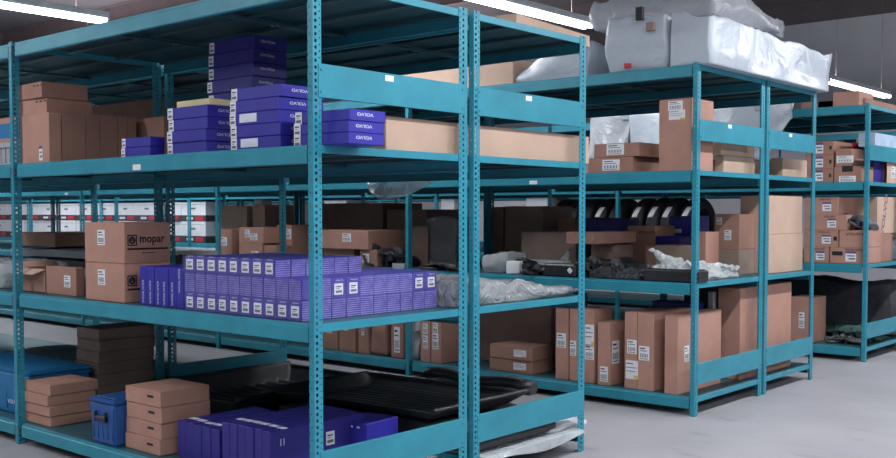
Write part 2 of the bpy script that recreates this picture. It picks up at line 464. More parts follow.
struct('trim_1', MB().box(XL, XR, YF, YF+.1, ZC, ZC+.35).box(XL-.1, XL, YN, YF, ZC, ZC+.35), CEIL)
y = -6.0; n = 0
while y < YF:
    b = MB(); b.box(XL, XR, y-.06, y+.06, ZC+.05, ZC+.062); b.box(XL, XR, y-.06, y+.06, ZC+.338, ZC+.35); b.box(XL, XR, y-.006, y+.006, ZC+.062, ZC+.338)
    n += 1
    struct('trim_%d' % (n+1), b, JOIST); y += 2.6
# ------------------------------------------------------------------ strip lights
TUBE = emis('fluorescent_tube', (238,244,255), 7)
HOUS = mat('white_enamel', (225,228,232), .4)
def strip_mesh(L):
    h = MB(); h.box(-.05, .05, 0, L, .02, .07, .004); h.box(-.055, -.05, 0, L, .0, .03); h.box(.05, .055, 0, L, .0, .03)
    for y in (.3, L-.3): h.cyl((0, y, .07), (0, y, ZC+.36-3.0), .0018, 6, 1)
    t = MB()
    for sx in (-.035, .035): t.cyl((sx, .03, -.008), (sx, L-.03, -.008), .027, 12)
    for y in (.01, L-.03): h.box(-.035, .035, y, y+.02, -.015, .02)
    return h.mesh('housing', [HOUS, JOIST]), t.mesh('tube', TUBE)
SL = 2.44; HM, TM = strip_mesh(SL)
LIGHTS = [(-5.56, .01, 3.0, 'bare fluorescent strip light hanging at the top left corner'),
          (-5.56, -2.9, 3.0, None), (-5.56, 3.9, 3.0, None), (-5.56, 8.0, 3.0, None),
          (-2.38, .6, 3.0, None), (-2.38, 3.12, 3.0, 'bright fluorescent strip light above the middle of the nearest shelving'),
          (-2.38, -3.4, 3.0, None), 
          (-2.15, 10.95, 3.0, 'fluorescent strip light far right in front of the back wall'),
          (-9.2, -1.2, 3.0, None), (-9.2, 2.2, 3.0, None), (-9.2, 5.2, 3.0, None), (-9.2, 9.5, 3.0, None), (-12.8, 2.2, 3.0, None), (-12.8, 5.2, 3.0, None),
          (1.6, -4.5, 3.2, None), (1.6, -.9, 3.2, None), (1.6, 2.6, 3.2, None), (1.6, 6.2, 3.2, None), (1.6, 9.8, 3.2, None),
          (5.0, -3.5, 3.2, None), (5.0, .5, 3.2, None), (5.0, 4.5, 3.2, None)]
for i, (x, y, z, lb) in enumerate(LIGHTS):
    r = empty('strip_light', (x, y, z)); tag(r, lb or 'white fluorescent strip light hanging from the roof, outside the picture', 'light', 'fluorescent strip lights')
    put('housing', HM, r); put('tube', TM, r)
    ld = bpy.data.lights.new('lamp', 'AREA'); ld.shape = 'RECTANGLE'; ld.size = .1; ld.size_y = SL-.1
    ld.energy = 70 if x > 0 else (40 if x > -8 else 150); ld.color = (.98, .985, 1.0)
    lo = bpy.data.objects.new('lamp', ld); COL.objects.link(lo); lo.location = (x, y+SL/2, z-.05)
    lu = ld.copy(); lu.energy = ld.energy*.45
    lo = bpy.data.objects.new('lamp', lu); COL.objects.link(lo); lo.location = (x, y+SL/2, z+.08); lo.rotation_euler = (math.pi, 0, 0)
b = MB()
for x in (-8, -5, -2, 1, 4): b.box(x-.04, x+.04, YN, YN+.06, .3, 3.3)
for z in (.3, 1.8, 3.3): b.box(-8, 4, YN, YN+.06, z-.04, z+.04)
struct('fill_frame_1', b, HOUS)  # unseen frame, added only to go with the fill lamp
ld = bpy.data.lights.new('fill_light', 'AREA'); ld.shape = 'RECTANGLE'; ld.size = 12; ld.size_y = 3; ld.energy = 38; ld.color = (.93, .96, 1)  # added soft fill from behind the camera, brightens the shelf interiors
lo = bpy.data.objects.new('fill_light', ld); COL.objects.link(lo); lo.location = (-2, YN+.08, 1.8); lo.rotation_euler = (math.pi/2, 0, 0)
w = bpy.data.worlds.new('world'); sc.world = w; w.use_nodes = True
w.node_tree.nodes['Background'].inputs[0].default_value = srgb((200,210,225)); w.node_tree.nodes['Background'].inputs[1].default_value = .4
sc.view_settings.view_transform = 'Standard'; sc.view_settings.look = 'None'; sc.view_settings.gamma = 1
sc.view_settings.exposure = .1; sc.view_settings.use_curve_mapping = False
# ================================================================== CONTENT
VOL = 'VOLVO'
Z1, Z2, Z3, Z4 = [z+.0005 for z in LV]      # bottom, middle, upper, top deck
def lab(f, fu, fv, w=.09, h=.075, st='ship', rot=0): return ('label', f, fu, fv, w, h, st, rot)
def txt(f, t, fu, fv, h, sx=1.2, rot=0, m=INK, b=.012): return ('text', f, t, fu, fv, h, sx, rot, m, b)
tape = ('tape', 'top', .5)

# ---------------------------------------------------------------- nearest run, upper shelf
def blueparts(i, n, inv=True):
    p = [lab('-y', .06, .5, .038, .05, 'small'), txt('+x', VOL, .42, .58, .0125, 1.5, 180 if inv else 0, WINK)]
    return p
# flat boxes filed upright one behind another at the left end
x0, x1, ya, yb, z0, z1 = dims(20, 48.5, 61, 113, .05, Z3)
ys = ya
for i, (u1, v, nm) in enumerate(((61.5, 112, 'front of the row, label near its foot,'), (86, 112.5, 'second in the row'), (100, 114, 'third in the row'), (118, 115, 'fourth in the row'), (128, 116, 'fifth in the row'), (137, 117, 'last in the row'))):
    ye = fy(u1, x1, 1.7)
    zt = fz(v, x1, ys)
    carton('tall upright brown box, upper shelf left, %s' % nm.rstrip(','), x0, x1, ys+.002, ye-.002, Z3, zt, CARD2 if i else CARD,
           [lab('-y', .72, .2, .035, .075, 'purple')] if i == 0 else [], group='upright brown boxes upper left')
    ys = ye
d0 = dims(18.5, 45, 92, 98.5, .06, z1+.004)
carton('flat brown box lying on the upright boxes, lower of two', d0[0], d0[1], .06, d0[3]+.0, z1+.004, z1+.084, CARD, [txt('-y', '- - -', .82, .8, .008, 1)], rz=2)
carton('flat brown box lying on the upright boxes, upper of two', d0[0]-.01, d0[1]+.0, .05, d0[3]-.02, z1+.0855, z1+.168, CARD2, [txt('-y', '- - -', .86, .78, .008, 1)], rz=-2)
carton('brown cardboard box deep on the upper shelf beside the dark inner post', fx(131, .62, 1.6), fx(164, .62, 1.6), .62, .86, Z3, Z3+.27, CARD2, [txt('-y', '. . .', .5, .3, .01, 1, 0, RED)])
carton('wide brown box at the back of the upper shelf left half', fx(86, 1.1, 1.7), fx(160, 1.1, 1.7), 1.1, 1.7, Z3, fz(103, fx(120, 1.1, 1.7), 1.1), CARD2)
pstack(2, 'small dark blue flat carton', 'of the low pair left on the upper shelf', 122.5, 151, 166, 136, .05, Z3, BLUE, lambda i, n: [lab('-y', .07, .5, .03, .042, 'small')], flaps=False)
pstack(4, 'dark blue flat carton', 'in the four-high stack, upper shelf left', 168.5, 207, 232, 104, .06, Z3, BLUE, blueparts, flaps=False, depth=.24)
xx = dims(173, 206, 230, 97, .08, Z3)
carton('pale cream board lying on the stack of four blue cartons', xx[0], xx[1], .10, .26, fz(104, xx[1], .06)+.001, fz(104, xx[1], .06)+.03, CREAM, name='cream_board', cat='board', flaps=False)
xx = dims(209, 253.5, 287, 34, .42, Z3)

pstack(9, 'dark blue flat carton', 'in the tallest stack under the top shelf', 209, 253.5, 287, 34, .42, Z3, BLUED, blueparts, flaps=False)
def gparts(i, n):
    p = blueparts(i, n)
    if i in (0, 2): p.append(('patch', '-y', .38, .55, .11, .035, WINK, 'coloured_sticker'))
    return p
pstack(5, 'bright blue flat carton', 'in the stack just left of the corner post', 231, 279.5, 307, 83, .05, Z3, BLUE, gparts, flaps=False, depth=.24)
pstack(3, 'blue flat carton', 'in the three-high stack right of the corner post', 294, 348, 384, 108, .055, Z3, BLUE, blueparts, flaps=False)
L_ = carton('very long shallow pale brown box lying across both back-to-back racks, upper shelf', -.33, -.055, fy(386, -.055, 1.6), fy(589, -.055, 1.6), Z3, fz(124, -.055, .96), CARD3)
# left bay, cut by the picture edge
carton('brown box with blue band at the left picture edge, upper shelf', -3.0, -2.46, .1, .5, Z3+.135, Z3+.27, CARD, [('band', .15, .75, TOTE, 'blue_band')])
def crate(label, x0, x1, y0, y1, z0, z1, m, name, cat):
    r = empty(name, ((x0+x1)/2, (y0+y1)/2, z0)); tag(r, label, cat); w, d, h = x1-x0, y1-y0, z1-z0
    b = MB()
    b.box(-w/2, w/2, -d/2, d/2, 0, .01)
    for sx in (-1, 1): b.box(sx*w/2-(.006 if sx > 0 else 0), sx*w/2+(0 if sx > 0 else .006), -d/2, d/2, 0, h)
    for sy in (-1, 1): b.box(-w/2, w/2, sy*d/2-(.006 if sy > 0 else 0), sy*d/2+(0 if sy > 0 else .006), 0, h)
    n = int(w/.05)
    for i in range(n+1):
        x = -w/2+i*w/n; b.box(x-.004, x+.004, -d/2-.006, -d/2, .02, h-.03)
    n = int(d/.05)
    for i in range(n+1):
        y = -d/2+i*d/n; b.box(w/2, w/2+.006, y-.004, y+.004, .02, h-.03)
    b.box(-w/2-.01, w/2+.01, -d/2-.01, d/2+.01, h-.03, h-.022)
    b.build('crate_body', m, r); return r
cr = crate('grey ribbed plastic crate under the blue-banded box, left picture edge', -3.0, -2.46, .1, .5, Z3, Z3+.134, FOAM, 'plastic_crate', 'crate')

# ---------------------------------------------------------------- nearest run, middle shelf
def openbox():
    d = dims(22, 46, 60, 269, .10, Z2); x0, x1, y0, y1, z0, z1 = d
    w, dp, h = x1-x0-.004, .22, z1-z0
    r = empty('open_cardboard_box', ((x0+x1)/2, y0+dp/2, z0)); tag(r, 'open brown cardboard box with one flap folded out over the shelf, far left', 'box')
    b = MB(); t = .004
    b.box(-w/2, w/2, -dp/2, dp/2, 0, t); b.box(-w/2, w/2, -dp/2, -dp/2+t, 0, h); b.box(-w/2, w/2, dp/2-t, dp/2, 0, h)
    b.box(-w/2, -w/2+t, -dp/2, dp/2, 0, h); b.box(w/2-t, w/2, -dp/2, dp/2, 0, h); b.build('carton_body', CARD2, r)
    q = MB(); q.grid(lambda a, c: Vector((-w/2+a*w-.04*c, -dp/2-c*.055, h-c*.028)), 1, 4, thick=.004); q.build('flap', CARD3, r)
    q = MB(); q.grid(lambda a, c: Vector((-w/2-c*.06, -dp/2+a*dp, h+c*.03)), 1, 4, thick=.004); q.build('flap', CARD, r)
openbox()
pcarton('small brown box with white label between the open box and the two large ones', 46, 76, 84.5, 268, .10, Z2, CARD2, [lab('-y', .72, .5, .062, .062)])
bx = dims(85.5, 124.3, 170.5, 264, .05, Z2)
mo = lambda: [lab('-y', .43, .62, .065, .075)]
def mopar(o, w, d, h):
    # printed mark: square badge with a ringed M-like rotor, wordmark, underline
    M = face_mtx('+x', w, d, h, .5, .56)
    b = MB()
    s = .026; cx = -.085
    for x0, x1, y0, y1 in ((cx-s, cx+s, s*.78, s), (cx-s, cx+s, -s, -s*.78), (cx-s, cx-s*.78, -s, s), (cx+s*.78, cx+s, -s, s)): b.box(x0, x1, y0, y1, 0, .0006)
    for k in range(16):
        a = k*math.pi/8; b.box(cx+.014*math.cos(a)-.004, cx+.014*math.cos(a)+.004, .014*math.sin(a)-.004, .014*math.sin(a)+.004, 0, .0006)
    b.box(cx-.012, cx-.005, -.01, .01, 0, .0006); b.box(cx+.005, cx+.012, -.01, .01, 0, .0006); b.box(cx-.003, cx+.003, -.004, .01, 0, .0006)
    b.box(-.112, .112, -.046, -.037, 0, .0006)
    for k in range(6): b.box(-.03+k*.012, -.022+k*.012, -.063, -.058, 0, .0006)
    put('printed_badge', b.mesh('badge', INK), o, mtx=M)
    put('printed_lettering', text_mesh('mopar', .041, .95, .024, INK), o, mtx=M @ Matrix.Translation((.025, -.004, 0)))
zm_ = bx[5]
o = carton('large brown printed box with dark lettering, lower of the pair', *bx[:4], Z2, zm_, CARD, mo()); mopar(o, bx[1]-bx[0], bx[3]-bx[2], zm_-Z2)
zt_ = fz(222.5, bx[1], bx[2])
o = carton('large brown printed box with dark lettering, upper of the pair', bx[0], bx[1], bx[2], bx[3], zm_+.001, zt_, CARD, mo(), rz=.6); mopar(o, bx[1]-bx[0], bx[3]-bx[2], zt_-zm_)
# thin blue cartons standing upright
x0 = fx(139.5, .06, .9); x1 = fx(183.5, .06, .9); zt = fz(268.5, x1, .06)
for i in range(6):
    w_ = (x1-x0)/6
    carton('thin upright blue carton with vertical white lettering, %s from the left beside the brown boxes' % ORD[i], x0+i*w_+.001, x0+(i+1)*w_-.001, .06+random.uniform(-.004, .004), .30, Z2, zt-random.uniform(0, .004), BLUE,
           [txt('-y', VOL, .5, .34 if i < 5 else .68, .0125, 1.9, 90, WINK)], flaps=False, name='blue_carton', cat='carton')
# block of small filter cartons
FX0 = fx(184.5, .05, .9); FX1 = fx(301.5, .05, .86); NX = 10; fw_ = (FX1-FX0)/NX
FY0 = .05; FY1 = fy(437, FX1, .88); NY = 10; fd_ = (FY1-FY0)/NY
H1 = fz(301, FX1, FY0)-Z2; H2 = fz(279.5, FX1, FY0)-Z2-H1; H3 = fz(260, fx(276, FY0, 1.1), FY0)-Z2-H1-H2

def filt(w, d, h, front, side, tagname):
    b = MB(); q = bmesh.new(); bmesh.ops.create_cube(q, size=1)
    for v in q.verts: v.co = Vector((v.co.x*w, v.co.y*d, (v.co.z+.5)*h))
    bmesh.ops.bevel(q, geom=q.edges[:], offset=.0015, segments=1, affect='EDGES')
    q.normal_update(); b.merge(q)
    me = b.mesh('filter_carton', [BLUE, LILAC])
    for f in me.polygons:
        if side and abs(f.normal.x) > .8: f.material_index = 1
        if front and abs(f.normal.y) > .8: f.material_index = 1
    o = put('filter_carton', me)
    return o
hh = {1: H1, 2: H2, 3: H3}
pA = {k: filt(fw_-.0026, fd_-.0026, hh[k]-.001, False, True, 'a') for k in (1, 3)}
pB = filt(fw_-.0026, fd_-.0026, H2-.001, True, False, 'b')          # turned: printed lines to the front, label to the side
pC = filt(fw_-.0026, fd_-.0026, H2-.001, True, True, 'c')
LMESH, PMESH = label_mesh(.047, .046, 'small')
def place_filter(src, i, j, z, label, grp, face=None, first={}):
    k = id(src)
    if k in first: o = src.copy(); COL.objects.link(o)
    else: o = src; first[k] = 1
    o.location = (FX0+(i+.5)*fw_, FY0+(j+.5)*fd_, z); o.rotation_euler = (0, 0, R(random.uniform(-2.2, 2.2)))
    tag(o, label, 'carton', grp)
    if face:
        h = H1
        lo = put('paper_label', LMESH, o, mtx=face_mtx(face, fw_-.0026, fd_-.0026, h, .5, .44)); put('label_print', PMESH, lo)
        put('printed_lettering', text_mesh('VOLVO', .0055, 1.6, .01, WINK), o, mtx=face_mtx(face, fw_-.0026, fd_-.0026, h, .55, .87))
hid = 'inner cartons of the wrapped blue block'
for j in range(NY):
    for i in range(NX):
        if j == 0: place_filter(pA[1], i, j, Z2, 'small blue filter carton with white label, %s from the left in the bottom front row' % ORD[i], 'bottom layer of small filter cartons', '-y')
        elif i == NX-1: place_filter(pA[1], i, j, Z2, 'small lilac printed filter carton, bottom layer of the side row, %s from the corner' % ORD[j], 'bottom layer of small filter cartons')
for j in range(NY):
    for i in range(NX):
        z = Z2+H1
        if j == 0: place_filter(pB, i, j, z, 'small lilac printed filter carton, %s from the left in the middle front row' % ORD[i], 'middle layer of small filter cartons', '+x' if False else None)
        elif i == NX-1:
            place_filter(pB if j in (2, 3, 8, 9) else pC, i, j, z, 'small blue filter carton, middle layer of the side row, %s from the corner' % ORD[j], 'middle layer of small filter cartons', '+x' if j in (2, 3, 8, 9) else None)
        elif i >= 7 or j >= 5: place_filter(pC, i, j, z, 'small filter carton in the middle layer showing only its top under film', hid)
N3X = 8; N3Y = 6
for j in range(N3Y):
    for i in range(N3X):
        z = Z2+H1+H2
        if j == 0: place_filter(pA[3], i, j, z, 'small blue filter carton with white label, %s from the left in the top front row' % ORD[i], 'top layer of small filter cartons', '-y')
        elif i == N3X-1: place_filter(pA[3], i, j, z, 'small lilac printed filter carton, top layer of the side row, %s from the corner' % ORD[j], 'top layer of small filter cartons')
        else: place_filter(pA[3], i, j, z, 'small filter carton in the top layer showing only its top under film', 'inner top cartons of the wrapped blue block')
def wrap(name, label, x0, x1, y0, y1, z0, z1, m, seed, amp=.004, group=None):
    """film hugging a block: four sides and a top"""
    b = MB(); g = .004
    def n_(p): return noise.noise(Vector(p)*9+Vector((seed, 0, 0)))*amp+abs(noise.noise(Vector(p)*25))*amp*.6
    def side(o, du, dv, nrm, nu, nv):
        o, du, dv, nrm = map(Vector, (o, du, dv, nrm))
        b.grid(lambda a, c: o+du*a+dv*c+nrm*(g+n_(o+du*a+dv*c)), nu, nv)
    side((x0, y0, z0), (x1-x0, 0, 0), (0, 0, z1-z0), (0, -1, 0), 30, 10)
    side((x1, y0, z0), (0, y1-y0, 0), (0, 0, z1-z0), (1, 0, 0), 30, 10)
    side((x0, y0, z1), (x1-x0, 0, 0), (0, y1-y0, 0), (0, 0, 1), 24, 24)
    o = b.build(name, m); return tag(o, label, 'plastic film', group)
wrap('stretch_film', 'clear stretch film around the lower two layers of small blue cartons', FX0+.004, FX1, FY0, FY1, Z2+.002, Z2+H1+H2, PLAS3, 3)
wrap('stretch_film', 'clear stretch film around the top layer of small blue cartons', FX0, FX0+N3X*fw_, FY0-.002, FY0+N3Y*fd_, Z2+H1+H2+.002, Z2+H1+H2+H3, PLAS3, 8)

# ---------------------------------------------------------------- soft and lumpy things
def pillow(name, label, cat, x0, x1, y0, y1, z0, z1, m, amp=.03, seed=0, n=10, rnd=.25, freq=4, shape=None, group=None, ridge=.0):
    """crumpled wrapped block, flat underneath"""
    q = bmesh.new(); bmesh.ops.create_cube(q, size=2); bmesh.ops.subdivide_edges(q, edges=q.edges[:], cuts=n, use_grid_fill=True)
    c = Vector(((x0+x1)/2, (y0+y1)/2, z0)); s = Vector(((x1-x0)/2, (y1-y0)/2, (z1-z0)))
    sd = Vector((seed*3.1, seed*1.7, seed))
    for v in q.verts:
        p = v.co.copy(); sp = p.normalized()
        p = p.lerp(sp*1.25, rnd)
        zz = (max(p.z, -1)+1)/2
        w = Vector((p.x*s.x, p.y*s.y, min(zz, 1.05)*s.z))
        nn = Vector((noise.noise(w*freq+sd), noise.noise(w*freq+sd+Vector((9,0,0))), noise.noise(w*freq+sd+Vector((0,9,0)))))
        rg = abs(noise.noise(w*freq*2.6+sd*2))*ridge
        w = w+nn*amp*min(1, zz*3)+Vector((0, 0, -rg*zz))
        if shape: w = shape(w, s)
        if zz < .02: w.z = 0
        w.z = max(w.z, 0)
        v.co = w
    for f in q.faces: f.smooth = True
    b = MB(); b.merge(q); o = b.build(name, m, None, c)
    return tag(o, label, cat, group)
# grey wrapped bundle at the right end of the nearest middle shelves
pillow('wrapped_bundle', 'long crumpled grey plastic-wrapped bundle on the middle shelf beside the filter cartons', 'wrapped part', -.60, -.05, .872, fy(575, -.05, .86), Z2, Z2+.105, PLAS4, .03, 2, 24, .12, 7, shape=lambda w, s: Vector((w.x, w.y, w.z*(1.5-1.1*(w.y+s.y)/(2*s.y)))), ridge=.06)
# left bay
pillow('wrapped_bundle', 'white plastic-wrapped bundle at the left picture edge, middle shelf', 'wrapped part', -3.5, -2.72, .08, .5, Z2, Z2+.15, PLAS2, .03, 5, 12, .2, 8, ridge=.03)

# ---------------------------------------------------------------- nearest run, bottom shelf
xa, xb = -3.3, -2.42; zt = fz(372, xb, .08)
def tote(name, label, cat, x0, x1, y0, y1, z0, z1, m, text=None, lid=True):
    r = empty(name, ((x0+x1)/2, (y0+y1)/2, z0)); tag(r, label, cat); w, d, h = x1-x0, y1-y0, z1-z0
    b = MB(); q = bmesh.new(); bmesh.ops.create_cube(q, size=1)
    for v in q.verts:
        k = .9 if v.co.z < 0 else .98
        v.co = Vector((v.co.x*w*k, v.co.y*d*k, (v.co.z+.5)*(h-.02)))
    bmesh.ops.bevel(q, geom=q.edges[:], offset=.012, segments=3, affect='EDGES'); b.merge(q)
    for i in range(5):
        x = -w*.36+i*w*.18; b.box(x-.004, x+.004, -d*.475, -d*.455, .03, h*.75)
    b.box(-w/2+.003, w/2-.003, -d/2+.003, d/2-.003, h-.045, h-.03, .003)
    b.build('tote_body', m, r)
    if lid: MB().box(-w/2, w/2, -d/2, d/2, h-.025, h-.004, .008, 0, 2).box(-w/2+.03, w/2-.03, -d/2+.03, d/2-.03, h-.004, h, .003).build('lid', m, r)
    hb = MB(); hb.box(-.05, .05, -d*.49-.012, -d*.45, h*.52, h*.62, .004); hb.box(-.05, -.04, -d*.49-.014, -d*.46, h*.5, h*.72, .003); hb.box(.04, .05, -d*.49-.014, -d*.46, h*.5, h*.72, .003)
    hb.build('handle', BLACKP, r)
    if text: put('printed_lettering', text_mesh(text, .022, 1.3, .01, WINK), r, mtx=Matrix(((1,0,0,w*.28),(0,0,-1,-d*.475-.003),(0,1,0,h*.28),(0,0,0,1))))
    return r
tote('storage_tote', 'big bright blue tote at the left picture edge, bottom shelf', 'tote', xa, xb, .08, .46, Z1, zt, TOTE, VOL)
pstack(4, 'flat tan box', 'in the low stack beside the left post', 24, 49.5, 98, 385.5, .05, Z1, CARD, jit=.01)
xc = fx(98, .5, .4)
sk = dims(77, 98, 144, 329, .50, Z1)
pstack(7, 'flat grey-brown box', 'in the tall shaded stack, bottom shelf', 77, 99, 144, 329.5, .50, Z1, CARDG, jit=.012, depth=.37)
tb = dims(88.5, 114, 127, 401, .012, Z1)
tote('storage_bin', 'small dark blue plastic bin with lid between the tan stacks', 'bin', tb[0], tb[1], tb[2], tb[2]+.24, Z1, tb[5], BINB)
pstack(4, 'tan box with hand slot', 'in the stack right of the blue bin', 126, 161, 210, 392, .07, Z1, CARD, lambda i, n: [('slot', '-y', .72, .6, .05, .012)], jit=.008)
# thin blue cartons standing on the bottom shelf
def upright(n, ua, ub, v, y0, dep, where, lastparts):
    x0 = fx(ua, y0, .2); x1 = fx(ub, y0, .2); w_ = (x1-x0)/n; zt = fz(v, x1, y0)

    for i in range(n):
        carton('thin upright blue carton, %s from the left in the %s' % (ORD[i], where), x0+i*w_+.0012, x0+(i+1)*w_-.0012, y0+random.uniform(-.006, .006), y0+dep, Z1, zt-random.uniform(0, .006), BLUED,
               [('patch', '+z', .5, .16, w_*.8, .03, WINK, 'end_sticker')]+(lastparts if i == n-1 else []), flaps=False, name='blue_carton', cat='carton')
upright(5, 177, 219, 429.5, .12, .45, 'left group on the bottom shelf', [])
upright(6, 222, 269.5, 431, .10, .55, 'right group on the bottom shelf', [lab('+x', .62, .62, .05, .06, 'small'), txt('+x', '11', .12, .75, .03, .8, 0, WINK)])
zb = Z1
for i in range(2):
    carton('small blue cardboard box behind the end guard board, %s of two' % ('lower', 'upper')[i], -.51+.01*i, -.32, .57, .80, Z1+i*.092, Z1+.091+i*.092, BLUE, [txt('-y', '- - -', .5, .8, .008, 1, 0, WINK)] if i else [], rz=4+2*i, flaps=False, name='blue_carton', cat='carton')
# ribbed black bed liners
def liner(label, x0, x1, y0, y1, z0, tilt=0, lip=.07, seed=0):
    r = empty('truck_bed_liner', ((x0+x1)/2, (y0+y1)/2, z0)); tag(r, label, 'bed liner', 'black ribbed bed liners'); r.rotation_euler = (0, tilt, 0)
    w, d = x1-x0, y1-y0
    prof = []
    def f(a, c):
        x, y = (a-.5)*w, (c-.5)*d
        z = .02+(.016 if math.sin(c*math.pi*24) > 0 else 0)*(1 if .1 < a < .9 and .1 < c < .9 else 0)
        e = min(a, 1-a)*w; g = min(c, 1-c)*d
        ll = max(max(0, 1-e/.10)*lip, max(0, 1-g/.09)*lip*.8); z += ll
        z += .012*noise.noise(Vector((x*2+seed, y*2, 0)))
        return Vector((x, y, z))
    b = MB(); b.grid(f, 40, 90, thick=.005); b.build('ribbed_panel', BLACKM, r)
    b = MB(); b.tube([(w/2-.01+.004*math.sin(k), -d/2+d*k/12, .02+lip) for k in range(13)], .014); b.tube([(-w/2+w*k/12, d/2-.008, .02+lip*.8) for k in range(13)], .012); b.build('rolled_rim', BLACKP, r)
    b = MB(); b.box(-w*.15, -w*.05, -d*.1, d*.1, .026, .036, .004); b.build('raised_pad', BLACKP, r)
    return r
def slab(name, label, cat, x0, x1, y0, y1, z0, z1, m, bend=.0, seed=0, group=None, rz=0):
    """long thin panel with real thickness, slightly sagging"""
    cx_, cy_ = (x0+x1)/2, (y0+y1)/2; w, d, t = x1-x0, y1-y0, z1-z0
    b = MB(); q = bmesh.new(); bmesh.ops.create_cube(q, size=1); bmesh.ops.subdivide_edges(q, edges=q.edges[:], cuts=9, use_grid_fill=True)
    for v in q.verts:
        p = Vector((v.co.x*w, v.co.y*d, (v.co.z+.5)*t)); p.z += bend*(4*v.co.x**2)+.25*t*noise.noise(Vector((p.x*3+seed, p.y*3, 0)))*(1 if v.co.z > 0 else 0); v.co = p
    for f in q.faces: f.smooth = False
    b.merge(q); return tag(b.build(name, m, None, (cx_, cy_, z0), R(rz)), label, cat, group)
liner('large black ribbed bed liner lying on the bottom shelf left of the corner post', -2.3, -1.42, .72, 1.82, Z1+.0, R(0), .12, 3)
liner('black ribbed bed liner nearest the rack end, its rim passing the twin posts', -1.36, -.16, .87, 1.62, Z1+.115, R(-1), .07, 9)
slab('black_mat', 'black rubber mat folded under the bed liners on the bottom shelf', 'mat', -1.3, -.70, .90, 1.6, Z1, Z1+.10, BLACKM, 0, 1)
b = MB(); b.tube([(-.95+.74*k/10, 1.70+.012*math.sin(k*.8), Z1+.215+.01*math.sin(k)) for k in range(11)], [.035]*11, 14); tag(b.build('rolled_mat', BLACKP), 'black rolled mat end sticking out beside the twin posts', 'mat')
slab('foam_block', 'dark grey foam block under the guard board at the near rack end', 'foam block', -.62, -.05, 1.0, 1.68, Z1+.02, Z1+.12, FOAMD, 0, 4)
def sheetf(name, label, x0, x1, y0, y1, z, m, seed, drop=.05, wave=.018, over=None):
    b = MB()
    def f(a, c):
        x = x0+(x1-x0)*a; y = y0+(y1-y0)*c
        k = max(0, (a-.86)/.14)
        zz = z+.012+wave*noise.noise(Vector((x*3, y*4, seed)))*1.0-drop*k*k
        if a > .9: zz += .02*math.sin(c*22+seed)*(a-.9)*10
        return Vector((x+.02*math.sin(c*13+seed)*(a > .9), y+.02*noise.noise(Vector((x*4, seed, 0))), zz))
    b.grid(f, 24, 46, thick=.0015); return tag(b.build(name, m), label, 'plastic sheet')
def apron(label, x0, ya, yb, z, m, seed):
    b = MB(); out = .022
    def f(a, c):
        y = ya+(yb-ya)*c
        wv = .006*math.sin(y*9+seed)+.006*noise.noise(Vector((y*5, seed, 0)))
        if a < .6: x = x0+(out-x0)*(a/.6); zz = z+.008+.010*abs(noise.noise(Vector((x*5, y*5, seed))))
        else:
            k = (a-.6)/.4; dr = .018+.03*math.sin(c*3.0)**2+.008*math.sin(y*9); x = out+.010*k+wv*k; zz = z+.008-dr*k
        return Vector((x, y, zz))
    b.grid(f, 20, 60, thick=.0015); return tag(b.build('plastic_sheet', m), label, 'plastic sheet')
apron('white plastic sheet hanging over the shelf edge under the dark foam block', -.64, 1.0, 1.82, Z1, PLAS2, 4)
pillow('plastic_sheet', 'crumpled end of white plastic poking out past the end post', 'plastic sheet', -.20, -.045, 1.60, 1.98, Z1+.001, Z1+.03, PLAS, .02, 9, 8, .3, 9)
sheetf('plastic_sheet', 'thin crumpled plastic sheet under the end guard of the nearest bay', -.28, -.02, .45, .86, Z1, PLAS2, 7, .02, .03)

# generic dark vehicle parts ------------------------------------------------
def carpart(label, x, y, z, w, d, h, seed, m=None, name='car_part', cat='car part', group=None, rz=None):
    rnd = random.Random(seed); b = MB(); m = m or BLACKP
    # curved shell
    k = rnd.uniform(.7, 1.1)
    b.grid(lambda a, c: Vector(((a-.5)*w*.96, (c-.5)*d*.9+.02*math.sin(a*5+seed), h*.12+h*.6*k*math.sin(math.pi*a)**.6*(.55+.45*math.cos((c-.5)*2.6)))), 14, 8, thick=.005)
    for i in range(4):
        a = (i+.5)/4-.5; b.box(a*w-.012, a*w+.012, -d*.42, d*.3, 0, h*rnd.uniform(.25, .6), .004, 0)
    for i in range(3):
        cx_, cy_ = rnd.uniform(-.38, .38)*w, rnd.uniform(-.4, 0)*d; r_ = rnd.uniform(.12, .24)*h
        b.cyl((cx_, cy_-.03, h*rnd.uniform(.3, .6)), (cx_, cy_+.05, h*rnd.uniform(.3, .6)), r_, 12, 1 if i == 0 else 0)
    pts = [(-w*.48+w*.96*t/8, -d*.45+.05*math.sin(t*1.3+seed), h*(.25+.2*math.sin(t*.9+seed))) for t in range(9)]
    b.tube([(p[0], p[1], max(p[2], .014)) for p in pts], .012)
    b.box(-w*.48, w*.48, -d*.1, d*.45, 0, h*.16, .006)
    b.box(w*.2, w*.3, -d*.5, -d*.42, h*.2, h*.5, .004, 1)
    return tag(b.build(name, [m, GUN], None, (x, y, z), R(rz if rz is not None else rnd.uniform(-12, 12))), label, cat, group)

